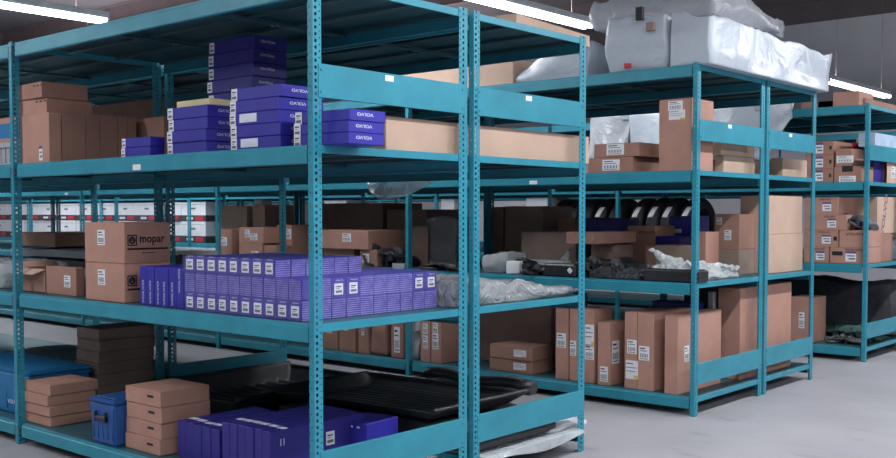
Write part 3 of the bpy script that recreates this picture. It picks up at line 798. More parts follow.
# ---------------------------------------------------------------- back-to-back run behind, middle and bottom shelves
slab('foam_sheet', 'pale grey foam sheet on the middle shelf behind the open box', 'foam', -4.7, -2.75, 1.0, 1.8, Z2, Z2+.05, FOAM, 0, 2)
slab('rubber_mat', 'dark mat between the grey foam sheets, left middle shelf', 'mat', -4.7, -2.95, 1.04, 1.8, Z2+.063, Z2+.095, FOAMD, 0, 7)
slab('foam_sheet', 'upper grey foam sheet above the dark mat, left middle shelf', 'foam', -4.7, -3.05, 1.1, 1.8, Z2+.11, Z2+.16, FOAM, 0, 9)
carton('long low brown box on the foam sheets behind the left post', -4.74, fx(55, 1.15, 1.1), 1.15, 1.75, Z2+.18, Z2+.28, CARD2)
carpart('small green-grey metal part on the middle shelf behind the upright blue cartons', fx(178, 1.3, 1.0), 1.3, Z2, .26, .3, .22, 4, GUN)
carpart('dark metal bracket on the middle shelf between the printed boxes and the filter cartons', fx(186, 1.55, 1.0), 1.6, Z2, .3, .26, .2, 6, GUN)
slab('rubber_mat', 'long black board on the bottom shelf behind the left post', 'board', -4.6, -2.7, 1.0, 1.5, Z1+.0, Z1+.09, BLACKM, 0, 3)
slab('foam_sheet', 'long pale board on the bottom shelf behind the big blue tote', 'board', -4.7, -2.6, 1.55, 1.8, Z1, Z1+.07, FOAM, 0, 5)
slab('rubber_mat', 'wide black panel leaning low on the bottom shelf behind the grey box stack', 'board', -2.3, -1.75, 1.0, 1.8, Z1, Z1+.02, BLACKM, 0, 13)

# ---------------------------------------------------------------- middle row, front run: bottom shelf
Y = 3.10
pcarton('upright brown box with white labels, leftmost on the bottom shelf of the middle row', 322, 337, 350, 322, Y, Z1, CARD2, [lab('-y', .5, .75, .06, .08)])
pcarton('narrow upright brown box beside the leftmost one, white label at its top', 339, 355, 366, 320, Y, Z1, CARD2, [lab('-y', .45, .8, .05, .08)], depth=.5)
pcarton('upright brown box third on the bottom shelf of the middle row', 358, 368, 380, 318, Y, Z1, CARD2, [lab('-y', .5, .72, .03, .12)], depth=.5)
pillow('paper_bag', 'slumped brown paper sack on the bottom shelf of the middle row', 'sack', fx(369, Y, .3), fx(386, Y, .3), Y, Y+.3, Z1, Z1+.36, CARD2, .04, 3, 10, .25, 5)
pcarton('brown box in torn clear wrap with a tall label, bottom shelf', 391, 403, 414, 318, Y, Z1, CARD2, [lab('-y', .5, .45, .06, .2)], depth=.4)
pillow('wrapped_bundle', 'crinkled clear plastic bag wedged between brown boxes on the bottom shelf', 'wrapped part', fx(405, Y+.02, .3), fx(418, Y+.02, .3), Y+.02, Y+.25, Z1, Z1+.33, PLAS2, .04, 6, 12, .3, 9, ridge=.06)
pcarton('upright brown box with two stacked labels just left of the twin posts', 420.5, 430, 437, 318, Y, Z1, CARD, [lab('-y', .5, .75, .05, .08), lab('-y', .5, .45, .05, .1)], depth=.45)
pcarton('upright brown box with two stacked labels touching its twin, bottom shelf', 431, 441, 454, 320, Y, Z1, CARD, [lab('-y', .45, .8, .05, .08), lab('-y', .45, .5, .06, .12)], depth=.45)
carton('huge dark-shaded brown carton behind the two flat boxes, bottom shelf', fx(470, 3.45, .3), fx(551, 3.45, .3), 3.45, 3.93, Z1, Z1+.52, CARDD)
pstack(2, 'flat labelled brown box', 'of two on the bottom shelf between the end posts', 490, 532, 553, 348, 3.12, Z1, CARD2, lambda i, n: [lab('-y', .72, .5, .11, .05, 'yellow')], jit=.008)
pcarton('slim upright brown box with label at mid height, left of the near rack post', 555.5, 568.5, 577, 309, Y, Z1, CARD, [lab('-y', .45, .55, .075, .1)])
pcarton('tall brown box half hidden by the near rack post, yellow labels on it', 569.5, 594, 612, 309.5, Y-.01, Z1, CARD, [lab('-y', .15, .45, .05, .1), lab('-y', .82, .65, .07, .14, 'yellow'), lab('-y', .82, .42, .07, .1)])
pcarton('shorter upright brown box with label on its side, right of the near rack post', 597.5, 609.5, 624, 323, Y-.02, Z1, CARD, [lab('-y', .55, .18, .06, .1), ('label', '+x', .3, .52, .09, .15, 'ship', 0)], depth=.25)
pcarton('upright brown box with two white labels near the middle row corner', 624.5, 637, 645, 312.5, Y-.02, Z1, CARD, [lab('-y', .6, .55, .07, .09), lab('-y', .6, .25, .09, .12, 'yellow')], depth=.5)
pcarton('upright brown box with one white label, touching the box with two', 637.5, 653.5, 680, 313.5, Y-.02, Z1, CARD, [lab('-y', .42, .48, .075, .09)], depth=.5)
pcarton('brown box standing at the front corner post of the middle row', 664.5, 677.5, 721, 316, Y-.03, Z1, CARD, [lab('+x', .2, .5, .06, .1)])
x1 = -.06
x1 = -.06; ya_ = fy(740, x1, .4)
o = carton('biggest brown carton at the rack end of the middle row, bottom shelf, in clear film', fx(718, ya_, .5), x1, ya_, fy(791, x1, .4), Z1, fz(288.5, x1, ya_), CARD, [tape])
carton('low brown carton far back at the rack end of the middle row', -.9, -.15, 4.74, 4.88, Z1, Z1+.2, CARD2)
carton('dark blue carton on the bottom shelf between the pale cartons', -.62, -.3, 3.66, 3.8, Z1, Z1+.52, BLUED, name='blue_carton', cat='carton')
tag(MB().box(-.02, .02, -.02, .02, 0, .6, .003).box(-.05, .05, -.03, .03, 0, .02).build('steel_bracket', STEEL, None, (-.2, 3.72, Z1)), 'grey metal bracket upright between the boxes at the middle row end', 'bracket')

# middle shelf ---------------------------------------------------------------
carpart('black engine part on the middle shelf of the middle row, far left', fx(70, 3.25, .9), 3.3, Z2, .55, .3, .2, 11, None, rz=4)
pcarton('brown box with white label, lower left of the far group beyond the filter cartons', 216, 231.5, 238, 229.5, 3.15, Z2, CARD, [lab('-y', .5, .6, .1, .08)], depth=.35)
pcarton('low brown box under the labelled one, beyond the filter cartons', 239, 262, 268, 243.5, 3.12, Z2, CARD, [lab('-y', .7, .4, .1, .05)], depth=.4)
b_ = dims(239, 262, 268, 243.5, 3.12, Z2)
carton('brown box with two pale labels stacked on the low one, beyond the filter cartons', b_[0], b_[1]+.02, 3.12, 3.5, b_[5]+.001, fz(227.5, b_[1], 3.12), CARD, [lab('-y', .35, .6, .07, .07), lab('-y', .62, .4, .1, .06)])
pcarton('tall peach-coloured box behind the labelled boxes, beyond the filter cartons', 219.5, 247, 252, 206, 3.56, Z2, CARD3, [lab('-y', .2, .2, .1, .12)], depth=.36)
pcarton('tall pale box topped with a white bag, beyond the filter cartons', 252.5, 265, 279, 205, 3.56, Z2, CARD3, [('band', .05, .5, WHITE, 'white_paper_band')] if False else [], depth=.36)
pillow('plastic_bag', 'small white plastic bag on top of the tall pale box', 'bag', fx(254, 3.6, 1.4), fx(263, 3.6, 1.4), 3.6, 3.72, fz(205, fx(265, 3.56, 1.3), 3.56)+.001, fz(200.5, fx(265, 3.56, 1.3), 3.56)+.01, WHITE, .02, 3, 6)
pcarton('brown box with pale end label just left of the near corner post', 277, 292, 310, 225, 3.3, Z2, CARD, [lab('-y', .7, .75, .1, .09), lab('-y', .7, .25, .1, .05)], depth=.45)
pcarton('small flat brown box in front of the end-labelled one', 264, 276, 288, 246, 3.12, Z2, CARD2, depth=.18)
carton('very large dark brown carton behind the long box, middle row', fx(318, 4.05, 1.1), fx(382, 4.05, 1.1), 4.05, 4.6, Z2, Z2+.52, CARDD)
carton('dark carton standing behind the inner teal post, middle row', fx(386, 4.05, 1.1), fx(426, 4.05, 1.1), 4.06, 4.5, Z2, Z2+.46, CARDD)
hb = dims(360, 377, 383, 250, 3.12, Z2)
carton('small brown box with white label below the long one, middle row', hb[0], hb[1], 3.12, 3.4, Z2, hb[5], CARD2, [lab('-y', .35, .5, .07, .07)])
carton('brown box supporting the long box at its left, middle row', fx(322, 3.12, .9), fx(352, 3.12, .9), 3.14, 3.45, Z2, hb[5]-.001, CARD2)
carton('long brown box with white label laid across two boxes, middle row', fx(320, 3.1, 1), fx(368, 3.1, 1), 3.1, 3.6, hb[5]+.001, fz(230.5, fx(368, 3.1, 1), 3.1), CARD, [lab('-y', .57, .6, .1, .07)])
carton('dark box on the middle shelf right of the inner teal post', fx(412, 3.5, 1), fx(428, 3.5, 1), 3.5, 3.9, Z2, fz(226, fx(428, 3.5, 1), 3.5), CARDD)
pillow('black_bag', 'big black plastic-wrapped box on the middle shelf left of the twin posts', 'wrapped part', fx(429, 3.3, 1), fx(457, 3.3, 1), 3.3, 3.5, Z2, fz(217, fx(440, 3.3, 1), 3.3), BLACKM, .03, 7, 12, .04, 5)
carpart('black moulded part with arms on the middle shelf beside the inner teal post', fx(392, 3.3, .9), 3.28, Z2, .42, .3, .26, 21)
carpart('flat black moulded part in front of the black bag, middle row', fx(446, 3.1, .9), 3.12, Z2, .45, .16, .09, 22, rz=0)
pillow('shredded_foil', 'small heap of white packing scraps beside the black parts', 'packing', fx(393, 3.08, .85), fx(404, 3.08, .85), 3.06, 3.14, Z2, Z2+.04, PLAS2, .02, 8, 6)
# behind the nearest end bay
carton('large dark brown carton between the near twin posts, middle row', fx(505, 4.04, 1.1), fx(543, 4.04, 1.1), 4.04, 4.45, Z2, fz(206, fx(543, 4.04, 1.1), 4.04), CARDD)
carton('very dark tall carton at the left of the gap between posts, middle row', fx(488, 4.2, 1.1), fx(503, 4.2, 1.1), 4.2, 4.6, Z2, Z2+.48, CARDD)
carton('wide brown-grey carton standing behind the small black parts, middle row', fx(521, 3.6, 1), fx(576, 3.6, 1), 3.6, 3.9, Z2, fz(232.5, fx(576, 3.6, 1), 3.6), CARDG)
pillow('wrapped_part', 'rounded part in smoky clear plastic between the near twin posts', 'wrapped part', fx(481, Y, .9), fx(506, Y, .9), Y, Y+.28, Z2, fz(252, fx(495, Y, 1), Y), PLAS2, .03, 9, 12, .45, 6, ridge=.03)
tag(MB().box(-.05, .05, -.06, .06, 0, .09, .006).build('white_carton', WHITE, None, (fx(512, 3.1, .9), 3.14, Z2), R(20)), 'little white carton beside the smoky wrapped part', 'carton')
carpart('black bracket with bolts beside the smoky wrapped part, middle row', fx(522, 3.25, .9), 3.3, Z2, .2, .24, .17, 31)
carpart('black connector block on the middle shelf between the end posts', fx(538, 3.15, .9), 3.16, Z2, .2, .2, .11, 32)
b = MB(); b.box(-.17, .17, -.06, .06, 0, .09, .02, 0, 2); b.tube([(.12, 0, .09), (.15, 0, .13), (.16, 0, .16)], [.03, .02, .012]); tag(b.build('wrapped_bar', PLAS2, None, (fx(548, 3.4, .9), 3.42, Z2+.0), R(3)), 'grey wrapped bar with twisted end behind the black parts', 'wrapped part')
o = tag(MB().box(-.13, .13, -.07, .07, 0, .085, .01).cyl((-.04, -.07, .045), (-.04, -.075, .045), .02, 12).build('black_module', BLACKP, None, (fx(563, 3.1, .9), 3.12, Z2)), 'flat black module with white sticker left of the near rack post', 'car part')
put('sticker', label_mesh(.03, .035, 'small')[0], o, mtx=Matrix(((.7,-.7,0,.09),(0,0,-1,-.0712),(.7,.7,0,.045),(0,0,0,1))))
# right of the near rack post
yb_ = 3.45
hbx = dims(578, 606, 640, 232, yb_, Z2)
for i, (u, w_, h_, sd, lb) in enumerate(((594, .29, .20, 41, 'black headlamp-like part left under the long flat box'), (621, .27, .19, 42, 'black moulded part in the middle under the long flat box'), (650, .28, .14, 43, 'low black part beside the twisted plastic wrap'))):
    carpart(lb, fx(u, 3.3, .9), 3.32, Z2, w_, .34, h_, sd)
zz = Z2+.215
carton('long flat brown box resting on the black parts, middle row shelf', hbx[0], hbx[1], 3.30, 3.85, zz, fz(232, hbx[1], 3.4), CARD2)
carton('dark box under the back of the long flat box, middle row', hbx[0], hbx[1]-.05, 3.62, 3.9, Z2, zz-.001, CARDD)
for i, (u, lb) in enumerate(((603, 'front left foil-wrapped part with silver glints'), (628, 'foil-wrapped part with silver glints in front of the black parts'))):
    pillow('foil_wrapped_part', lb+', middle row', 'wrapped part', fx(u-13, 3.1, .85), fx(u+12, 3.1, .85), 3.08, 3.22, Z2, Z2+.07, film('foil%d' % i, (70,72,76), .2, .12, 1, 30), .025, 50+i, 12, .3, 10, ridge=.05)
tag(MB().box(-.19, .19, -.07, .07, 0, .075, .008).box(-.17, .17, -.05, .05, .075, .08).build('black_tray', BLACKP, None, (fx(675, 3.12, .85), 3.13, Z2)), 'low black tray at the corner post of the middle row', 'tray')
def twist(label, pts, r, m, seed):
    b = MB(); P = [Vector(p) for p in pts]; n = 40; path = []; rr = []
    for i in range(n+1):
        t = i/n*(len(P)-1); k = min(int(t), len(P)-2); q = P[k].lerp(P[k+1], t-k)
        path.append(q+Vector((0, .015*noise.noise(q*9), .012*noise.noise(q*12+Vector((seed, 0, 0)))))); kk = min(int(t), len(r)-2); rr.append((r[kk]*(1-t+kk)+r[kk+1]*(t-kk))*(1+.35*noise.noise(Vector((i*.5, seed, 0)))))
    rings = []
    b.tube(path, rr, 14)
    for v in b.bm.verts: v.co += Vector((noise.noise(v.co*22), noise.noise(v.co*22+Vector((5,0,0))), noise.noise(v.co*22+Vector((0,5,0)))))*.018
    for v in b.bm.verts: v.co.z = max(v.co.z, Z2+.004)
    return tag(b.build('plastic_wrap', m), label, 'plastic wrap')
PLW = film('white_film', (214,222,224), .35, .18, 1, 20)
twist('twisted white plastic wrap trailing over the middle shelf at the corner post', [(fx(651, 3.25, 1), 3.25, fz(249, fx(651, 3.25, 1), 3.25)), (fx(661, 3.2, 1), 3.2, fz(258, fx(661, 3.2, 1), 3.2)), (fx(668, 3.2, 1), 3.2, Z2+.12), (fx(678, 3.2, 1), 3.2, Z2+.09)], [.018, .022, .04, .06, .05], PLW, 3)
pillow('plastic_wrap', 'crumpled clear plastic wrap lying along the rack end, middle shelf', 'plastic wrap', -.32, -.06, 3.13, 3.88, Z2, Z2+.12, PLW, .045, 19, 26, .25, 9, ridge=.07, shape=lambda w, s: Vector((w.x, w.y, w.z*(1.1-.5*(w.y+s.y)/(2*s.y)))))
# row end boxes
carton('brown box with small label at the rear of the middle shelf, middle row end', fx(697, 3.75, 1), fx(707, 3.75, 1), 3.73, 3.93, Z2, fz(232, fx(713, 3.75, 1), 3.75), CARD2)
c1 = (fx(714, 4.03, .9), fx(739, 4.03, .9))
carton('dark brown lower box of the pair inside the rack end, middle row', c1[0], c1[1], 4.03, 4.4, Z2, fz(249.5, c1[1], 4.03), CARDG)
carton('brown upper box with two small labels inside the rack end, middle row', c1[0], c1[1], 4.03, 4.4, fz(249.5, c1[1], 4.03)+.001, fz(214, c1[1], 4.03), CARD2, [lab('-y', .2, .8, .04, .05), lab('-y', .55, .4, .05, .07)])
x1 = -.055; ya_ = fy(769, x1, 1.1); yb_ = fy(803, x1, 1.1)
zm = fz(234.5, x1, ya_)
carton('large plain pale carton at the rack end of the middle row, lower of two', fx(740, ya_, 1), x1, ya_, yb_, Z2, zm, CARD3)
carton('large plain pale carton at the rack end of the middle row, upper of two', fx(740, ya_, 1), x1, ya_, yb_-.02, zm+.001, fz(195.5, x1, ya_), CARD3)

# upper shelf of the middle row ----------------------------------------------
lo_ = dims(588, 633, 658, 156.5, Y, Z3)
carton('flat brown labelled box, lower of two, upper shelf of the middle row', lo_[0], lo_[1], Y, Y+.4, Z3, lo_[5], CARD2, [lab('-y', .52, .5, .13, .07)])
carton('flat brown labelled box, upper of two, upper shelf of the middle row', fx(594, Y, 1.6), fx(639, Y, 1.6), Y, Y+.4, lo_[5]+.001, fz(142, fx(639, Y, 1.6), Y), CARD2, [lab('-y', .48, .55, .13, .07)])
tl = dims(659, 693, 714.5, 97.5, Y, Z3)
carton('tall brown carton with two labels at the corner of the middle row, upper shelf', tl[0], -.04, Y, tl[3], Z3, tl[5], CARD, [lab('-y', .5, .91, .1, .055), lab('-y', .55, .78, .11, .06, 'yellow')])
xk = -.08
lo2 = fz(155, xk, 3.6)
carton('small brown box, lower of the pair beside the tall carton', fx(715, 3.62, 1.6), xk, 3.62, fy(755, xk, 1.6), Z3, lo2, CARD3)
carton('small brown box, upper of the pair beside the tall carton', fx(715, 3.62, 1.6), xk, 3.58, fy(755, xk, 1.6)-.01, lo2+.001, fz(142, xk, 3.58), CARD3)
carton('brown box with pale end face, upper shelf, far end of the middle row', -.7, -.1, 4.62, fy(807, -.1, 1.6), Z3, fz(158, -.1, 4.62), CARD3)
carton('brown box behind crumpled paper on the upper shelf, far end of the middle row', -.75, -.2, 4.15, 4.55, Z3, Z3+.12, CARD2)
b = MB(); b.grid(lambda a, c: Vector((-.45+a*.32, 4.1+c*.3, Z3+.125+.09*a+.03*noise.noise(Vector((a*5, c*5, 2))))), 12, 10, thick=.002); b.box(-.45, -.15, 4.12, 4.4, Z3+.121, Z3+.13); tag(b.build('packing_paper', WHITE), 'crumpled white paper on the box at the far end, upper shelf', 'paper')

# top of the middle row --------------------------------------------------------
bxl = (fx(393, 3.12, 2.2), fx(513, 3.12, 2.2))
carton('long pale brown carton on top of the middle row, seen above the near guard boards', bxl[0], bxl[1], 3.12, 3.7, Z4, fz(63, fx(477, 3.12, 2.25), 3.12), CARD3)
WR = film('wrap_white', (186,196,208), .06, .3, .4, 6)
WR2 = film('wrap_grey', (190,196,204), .30, .22, .7, 8)
pillow('wrapped_bumper', 'long white plastic-wrapped bumper bundle on top of the rack end, middle row', 'wrapped bumper', fx(672, 3.1, 2.3), .09, 3.06, 5.0, Z4, Z4+.33, WR, .035, 2, 26, .05, 3, ridge=.05,
       shape=lambda w, s: Vector((w.x, w.y, w.z*(1.0-.05*(w.y/s.y)-.12*(w.x+s.x)/(2*s.x)))))
pillow('wrapped_bumper', 'upright white plastic-wrapped parcel left of the long bumper bundle', 'wrapped bumper', fx(609, 3.08, 2.3), fx(665, 3.08, 2.3), 3.07, 4.6, Z4, Z4+.35, WR, .03, 12, 18, .08, 4, ridge=.03)
pillow('wrapped_bumper', 'loose grey translucent wrap piled over the bumper bundle', 'wrapped bumper', fx(582, 3.4, 2.6), -.1, 3.5, 4.7, Z4+.375, Z4+.53, WR2, .05, 22, 18, .2, 3, ridge=.05,
       shape=lambda w, s: Vector((w.x, w.y, w.z*(1.1-.35*(w.y/s.y)))))
pillow('wrapped_bumper', 'low white wrapped parcel lying at the left end of the wrapped bundles', 'wrapped bumper', fx(517, 3.2, 2.2), fx(592, 3.2, 2.2), 3.15, 3.6, Z4, Z4+.24, WR, .04, 32, 16, .12, 4, ridge=.05,
       shape=lambda w, s: Vector((w.x, w.y, w.z*min(1, .2+1.6*(w.x+s.x)/(2*s.x)))))
pillow('wrapped_bumper', 'grey wrapped parcel between the low parcel and the upright one', 'wrapped bumper', fx(560, 3.7, 2.3), fx(608, 3.7, 2.3)+.1, 3.65, 4.6, Z4, Z4+.3, WR2, .04, 35, 14, .12, 4, ridge=.04)
for nm, col, u, v, w_, h_ in (('dark_sticker', INK, 641, 14, .045, .08), ('dark_sticker', CARDG, 652, 27, .05, .05), ('red_sticker', RED, 629, 66, .035, .03)):
    par = [o for o in COL.objects if o.get('label', '').startswith('upright white plastic-wrapped parcel')][0]
    yy = 3.045 if v > 20 else 3.04
    put(nm, MB().box(-w_/2, w_/2, -.03, .002, -h_/2, h_/2).mesh(nm, col), par, (fx(u, yy, 2.4)-par.location.x, yy-par.location.y, fz(v, fx(u, yy, 2.4), yy)-Z4))

# top of the nearest rack --------------------------------------------------------
carton('long flat pale brown carton on the very top of the nearest rack', -.45, -.10, 1.33, 2.10, Z4+.001, Z4+.062, CARD3, rz=6)

# ---------------------------------------------------------------- far right row
YC = 6.1
def ctile(u0, uc, v0, v1, lb, y=YC, m=CARD2, parts=(), dep=.4, **k):
    zb_, zt_ = fz(v1, fx(uc, y, 1.2), y), fz(v0, fx(uc, y, 1.2), y)
    return (fx(u0, y, 1.2), fx(uc, y, 1.2), y, y+dep, zb_, zt_)
# upper shelf: column of labelled boxes
a0 = (fx(805, YC, 1.6), fx(833, YC, 1.6)); zt = fz(140.5, a0[1], YC); n = 3; hs = (zt-Z3)/n
for i in range(n):
    carton('brown box with blue-edged label, %s of the column on the upper shelf, far right row' % ('lowest', 'middle', 'topmost')[i], a0[0], a0[1], YC, YC+.45, Z3+i*hs, Z3+(i+1)*hs-.001, CARD2, [lab('-y', .5, .5, .07, .09, 'purple'), ('slot', '-y', .9, .5, .02, .03)])
q = dims(834, 861, 868, 166, YC, Z3)
carton('brown box with pale strip label, lower right of the column, far right row', q[0], q[1], YC, YC+.4, Z3, q[5], CARD2, [lab('-y', .5, .2, .14, .05), ('patch', '-y', .5, .85, .09, .05, INK, 'dark_cutout')])
q2 = fz(148, q[1], YC)
carton('brown box with white strip label on top of the cut-out box, far right row', q[0]+.01, q[1]-.08, YC, YC+.4, q[5]+.001, q2, CARD2, [lab('-y', .6, .4, .14, .06)])
carton('small pale box behind the strip-labelled boxes, upper shelf far right', q[0]+.02, q[0]+.15, YC+.46, YC+.6, Z3, Z3+.40, CARD3)
carton('plain brown box carrying the flat red carton, upper shelf far right', fx(846, 6.56, 1.7), fx(864, 6.56, 1.7), 6.56, 6.9, Z3, Z3+.3, CARD2)
carton('flat red carton behind the strip-labelled boxes, upper shelf far right', fx(846, 6.56, 1.7), fx(866, 6.56, 1.7), 6.56, 6.9, Z3+.301, Z3+.36, RED, name='red_carton', cat='carton')
carton('white and brown box right of the far right post, upper shelf', fx(886, 6.6, 1.6), .0, 6.62, 6.9, Z3, Z3+.2, CARD3, [lab('+x', .6, .5, .1, .1)])
carton('narrow dark blue box beside the far right post, upper shelf', -.14, -.04, fy(874, -.03, 1.6)+.03, fy(882, -.03, 1.6)+.05, Z3, Z3+.27, BLUED, name='blue_carton', cat='carton')
carton('flat pale blue tray box high behind the far right post', -.14, 0, 6.3, 6.9, Z3+.305, Z3+.42, mat('pale_blue_card', (176,200,226), .6), name='pale_blue_box')
carton('brown box holding up the pale blue tray box, far right', -.14, -.04, 6.62, 6.9, Z3, Z3+.304, CARD2)
# top
t_ = dims(833, 859, 865, 90.5, YC, Z4)
carton('brown box standing on top of the far right row', t_[0], t_[1], YC, YC+.35, Z4, t_[5], CARD)
carton('low brown box on top of the far right row, left of the larger box', fx(818, YC+.1, 2.2), t_[0]-.01, YC+.1, YC+.4, Z4, Z4+.07, CARD)
carton('long low brown box along the top of the far right rack end', -.6, -.05, YC+.1, YC+1.2, Z4, Z4+.07, CARD2)
# middle shelf
def vol(f='-y', fu=.72, fv=.82, h=.022, rot=0): return txt(f, VOL, fu, fv, h, 1.5, rot, INK, .02)
za = [Z2, fz(247, a0[1], YC), fz(230, a0[1], YC), fz(214.5, a0[1], YC), fz(197, a0[1], YC)]
rt = (fx(829, YC, 1), fx(838, YC, 1), fx(846, YC, 1), fx(838, YC, 1))
for i in range(4):
    carton('brown branded box, %s in the left column on the middle shelf, far right row' % ('lowest', 'second', 'third', 'topmost')[i], a0[0], rt[i], YC, YC+.42, za[i], za[i+1]-.001, CARD, [lab('-y', .66, .45, .075, .075, 'purple'), vol(fu=.6, fv=.87, h=.014)]+([('slot', '-y', .92, .5, .03, .035)] if i == 1 else []))
carton('brown branded box with hand hole, lower right of the column, far right row', rt[0]+.01, -.01, YC+.0, fy(881, -.01, 1), za[0], za[1]-.001, CARD, [lab('-y', .62, .45, .09, .085, 'purple'), vol(fu=.7, fv=.86), ('slot', '-y', .22, .62, .09, .035)])
carton('brown branded box without hand hole, upper right of the column, far right row', rt[1]+.01, -.01, YC+.0, fy(881, -.01, 1), za[1], za[2]-.001, CARD, [vol(fu=.62, fv=.78)])
carpart('dark wrapped metal part on the branded boxes, far right row', fx(856, YC+.2, 1.2), YC+.2, za[2], .3, .3, .2, 61, GUN)
carton('brown branded box with sideways lettering right of the far right post', -.30, -.03, fy(873, -.03, 1.2)+.15, fy(890, -.03, 1.2)+.15, Z2+.25, Z3-.12, CARD3, [txt('+x', VOL, .35, .5, .07, 1.2, 75, mat('mauve_ink', (120,90,130)), .02)], rz=-3)
carton('brown box beneath the sideways-lettered box, far right row', -.35, -.03, 6.58, 6.9, Z2, Z2+.249, CARD2)
carton('brown branded box with red and white label at the right picture edge', -.4, -.03, 7.06, 7.4, Z2+.2, Z3-.12, CARD3, [lab('+x', .3, .3, .08, .1)])
pillow('plastic_bag', 'grey plastic bag on the middle shelf at the right picture edge', 'bag', -.4, -.02, 7.05, 7.5, Z2, Z2+.19, PLAS2, .04, 5, 10, .3, 6)
# bottom shelf
cb = (fx(788, YC-.02, .4), fx(811, YC-.02, .4))
zt = fz(298, cb[1], YC)
carton('brown carton with tall white label on the bottom shelf, far right row', cb[0], cb[1], YC-.02, fy(826, cb[1], .4), Z1, zt, CARD, [lab('-y', .6, .5, .05, .14)])
carpart('green-grey gearbox part on the bottom shelf, far right row', fx(846, 6.6, .2), 6.65, Z1+.0, .6, .4, .2, 71, mat('green_grey_metal', (66,104,98), .5, .2), 'gearbox_part', rz=5)
carpart('wrapped part with silver glints in front of the gearbox part, far right row', fx(848, 6.4, .2), 6.33, Z1, .3, .2, .1, 72, GUN, rz=0)
slab('grey_panel', 'pale grey panel on the bottom shelf at the right picture edge', 'panel', -1.3, -.06, 7.06, 7.27, Z1, Z1+.03, FOAM, .02, 12)
pillow('bumper_cover', 'long dark curved bumper cover standing at the back of the bottom shelf, far right row', 'car part', -2.3, -.15, 7.32, 7.68, Z1+.0, Z1+.5, FOAMD, .05, 61, 16, .15, 2, ridge=.05)
# tyres
def tyre_mesh(ro=.285, ri=.18, w=.125):
    b = MB(); prof = []
    for a, r_ in ((-.5, ri), (-.52, ri+.04), (-.54, ri+.08), (-.5, ro-.03), (-.42, ro-.008), (-.3, ro), (-.29, ro-.008), (-.27, ro-.008), (-.26, ro+.001), (-.12, ro+.003), (-.11, ro-.007), (-.08, ro-.007), (-.07, ro+.003), (.07, ro+.003), (.08, ro-.007), (.11, ro-.007), (.12, ro+.003), (.26, ro+.001), (.27, ro-.008), (.29, ro-.008), (.3, ro), (.42, ro-.008), (.5, ro-.03), (.54, ri+.08), (.52, ri+.04), (.5, ri)): prof.append((a*w, r_))
    n = 48; m_ = len(prof)
    V = [[b.bm.verts.new((x, r_*math.cos(2*math.pi*k/n), r_*math.sin(2*math.pi*k/n)+ro)) for x, r_ in prof] for k in range(n)]
    for k in range(n):
        for i in range(m_):
            f = b.bm.faces.new((V[k][i], V[k][(i+1) % m_], V[(k+1) % n][(i+1) % m_], V[(k+1) % n][i])); f.smooth = False
    return b.mesh('tyre', RUB)
TY = tyre_mesh()
def tyre_label():
    b = MB(); b.grid(lambda a, c: Vector(((a-.5)*.055+.03*(c-.5), -.2895*math.cos(.35+c*.42), .285+.2895*math.sin(.35+c*.42))), 2, 8, thick=.001)
    return b.mesh('tyre_label', WHITE)
TL = tyre_label()
for i, (u, hl) in enumerate(((554, 0), (568.5, 0), (583, 0), (597.5, 1), (612, 0), (634, 1), (650, 1), (665, 1), (684, 1))):
    t = put('tyre', TY, None, (fx(u, YC+.04, 1.2), YC+.33, Z2+.002), R(random.uniform(-1, 1)))
    tag(t, 'black tyre standing on the far row shelf, %s from the left in the row' % ORD[i], 'tyre', 'tyres standing in a row')
    if hl: put('paper_label', TL, t)['label'] = 'white tread label'
# boxes in front of the tyres, on the rear half of the middle row
YB = 4.03
def bb(lb, u0, uc, v0, y, m, parts=(), dep=.3, zb=Z2, **k):
    return carton(lb, fx(u0, y, 1.1), fx(uc, y, 1.1), y, y+dep, zb, fz(v0, fx(uc, y, 1.1), y), m, parts, **k)
bb('brown box left of the near rack post in front of the tyres', 558, 575, 218, YB, CARD2)
YB = 4.08
bb('dark blue box in front of the tyres, left of two touching', 586, 597, 218, YB, BLUED, name='blue_carton', cat='carton')
bb('dark blue box in front of the tyres, right of two touching', 597.5, 619, 218.5, YB, BLUED, [lab('-y', .4, .5, .07, .07, 'small')], name='blue_carton', cat='carton')
bb('brown branded box in front of the tyres behind the teal post', 627.5, 655, 226, YB, CARD, [vol(fu=.7, fv=.85)])
bb('low blue carton with small white label beside the branded brown box', 656, 680, 236.5, YB, BLUED, [lab('-y', .45, .5, .05, .05, 'small')], name='blue_carton', cat='carton')
bb('bright blue printed carton at the corner post in front of the tyres', 669, 691, 216, YB+.32, BLUE, [lab('-y', .3, .3, .06, .09), lab('-y', .3, .72, .1, .03)], name='blue_carton', cat='carton', dep=.3)
carton('long dark carton behind the twisted plastic wrap, middle row', fx(655, 3.66, 1), fx(695, 3.66, 1), 3.66, 3.7+.2, Z2, fz(246, fx(695, 3.66, 1), 3.66), CARDG)
carton('shallow pale carton in front of the tyres, near the corner post', fx(640, 3.62, 1), fx(655, 3.62, 1)-.01, 3.9-.2, 3.92, Z2, fz(246, fx(650, 3.7, 1), 3.7), CARD2)

# white printed cartons at the far left, on the far row
w0 = fx(-8, YC, 1.1); nW = 11; wx = (fx(206, YC, 1.1)-w0)/nW
zr = [Z2, fz(218.5, -11.5, YC), fz(199, -11.5, YC)]
zr = [Z2, Z2+.305, Z2+.59]

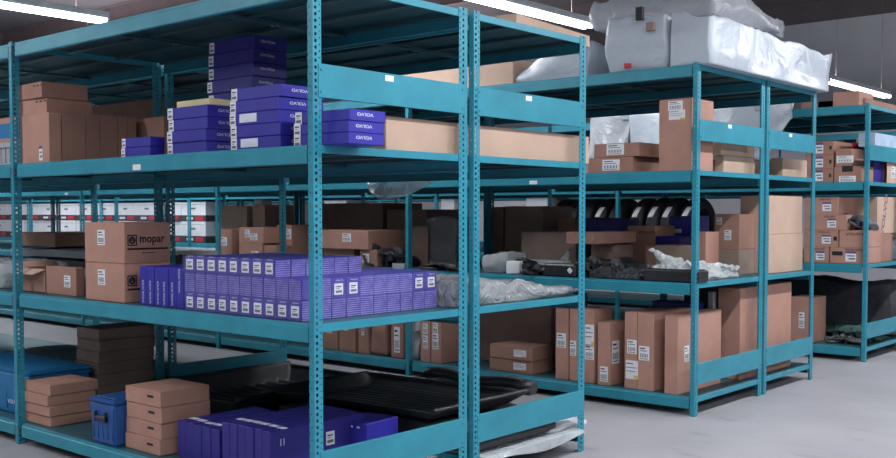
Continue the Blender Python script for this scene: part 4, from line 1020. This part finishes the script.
for j in range(2):
    for i in range(nW):
        hgt = zr[j+1]-zr[j]
        if abs(w0+(i+.5)*wx) > 99: continue
        ps = [('band', .0, .32, mat('charcoal_ink', (72,66,72)), 'dark_band'), ('patch', '-y', .74, .16, wx*.3, hgt*.2, RED, 'red_patch'), ('patch', '-y', .36, .16, wx*.26, hgt*.12, WHITE, 'white_wordmark'), ('patch', '-y', .5, .66, wx*.18, hgt*.09, GREYINK, 'product_drawing'), ('patch', '-y', .5, .86, wx*.9, hgt*.012, GREYINK, 'fold_line')]
        carton('white carton with dark band and red patch, far row, %s layer, %s from the left' % (('lower', 'upper')[j], ORD[i]), w0+i*wx+.003, w0+(i+1)*wx-.003, YC+random.uniform(-.01, .01), YC+.4, zr[j]+.0004, zr[j+1]-.0008, WHITE, ps, name='white_carton', cat='carton', group='white printed cartons on the far row', flaps=False)
carton('plain grey panel box at the left picture edge behind the post, middle shelf', fx(-30, 1.2, 1.1), fx(-6, 1.2, 1.1), 1.17, 1.23, Z2+.285, Z2+.46, FOAM)
for u0, u1, nm in ((324, 346, 'left of the long brown box'), (441, 454, 'glimpsed left of the twin posts'), (526, 547, 'glimpsed right of the twin posts')):
    x0, x1 = fx(u0, YC, 1.2), fx(u1, YC, 1.2)
    carton('tall white carton on the far row shelf %s' % nm, x0, x1, YC, YC+.4, Z2, LV[2]-.10, WHITE, [('patch', '-y', .7, .62, .07, .05, RED, 'red_patch')], name='white_carton', cat='carton', flaps=False)
# hanging plastic seen between the shelves of the two rows
def hang(label, x0, x1, y, z0, z1, m, seed):
    b = MB()
    def f(a, c):
        x = x0+(x1-x0)*a; z = z0+(z1-z0)*c
        zz = z - (1-c)*.10*abs(noise.noise(Vector((x*1.7, seed, 0))))*2 + (1-c)*max(0, (a-.82)/.18)*.26
        return Vector((x, y+.05*math.sin(x*9+seed)*(1-c*.6)+.05*noise.noise(Vector((x*3, z*4, seed))), zz))
    b.grid(f, 70, 12, thick=.002); return tag(b.build('plastic_sheet', m), label, 'plastic sheet')
xh0, xh1 = fx(592, 5.98, 2), fx(794, 5.98, 2)
hang('grey translucent sheeting hanging beside the white sheeting, far right row', xh0, fx(628, 5.98, 2), 5.975, 1.76, Z4+.06, WR2, 9)
hang('white plastic sheeting draped over the front of the far right row, top', fx(629, 5.98, 2), xh1, 5.975, 1.80, Z4+.06, WR, 3)
pillow('wrapped_bundle', 'white wrapped bundle on top of the far right row, behind the long bumper bundle', 'wrapped bumper', xh0, xh1-.3, 5.99, 6.7, Z4, Z4+.2, WR, .04, 44, 16, .12, 3, ridge=.04)
hang('pale plastic sheet hanging from the back edge of the upper shelf beyond the filter cartons', fx(361, 1.9, 1.44), fx(431, 1.9, 1.44), 1.955, 1.44, 1.50, PLAS2, 6)
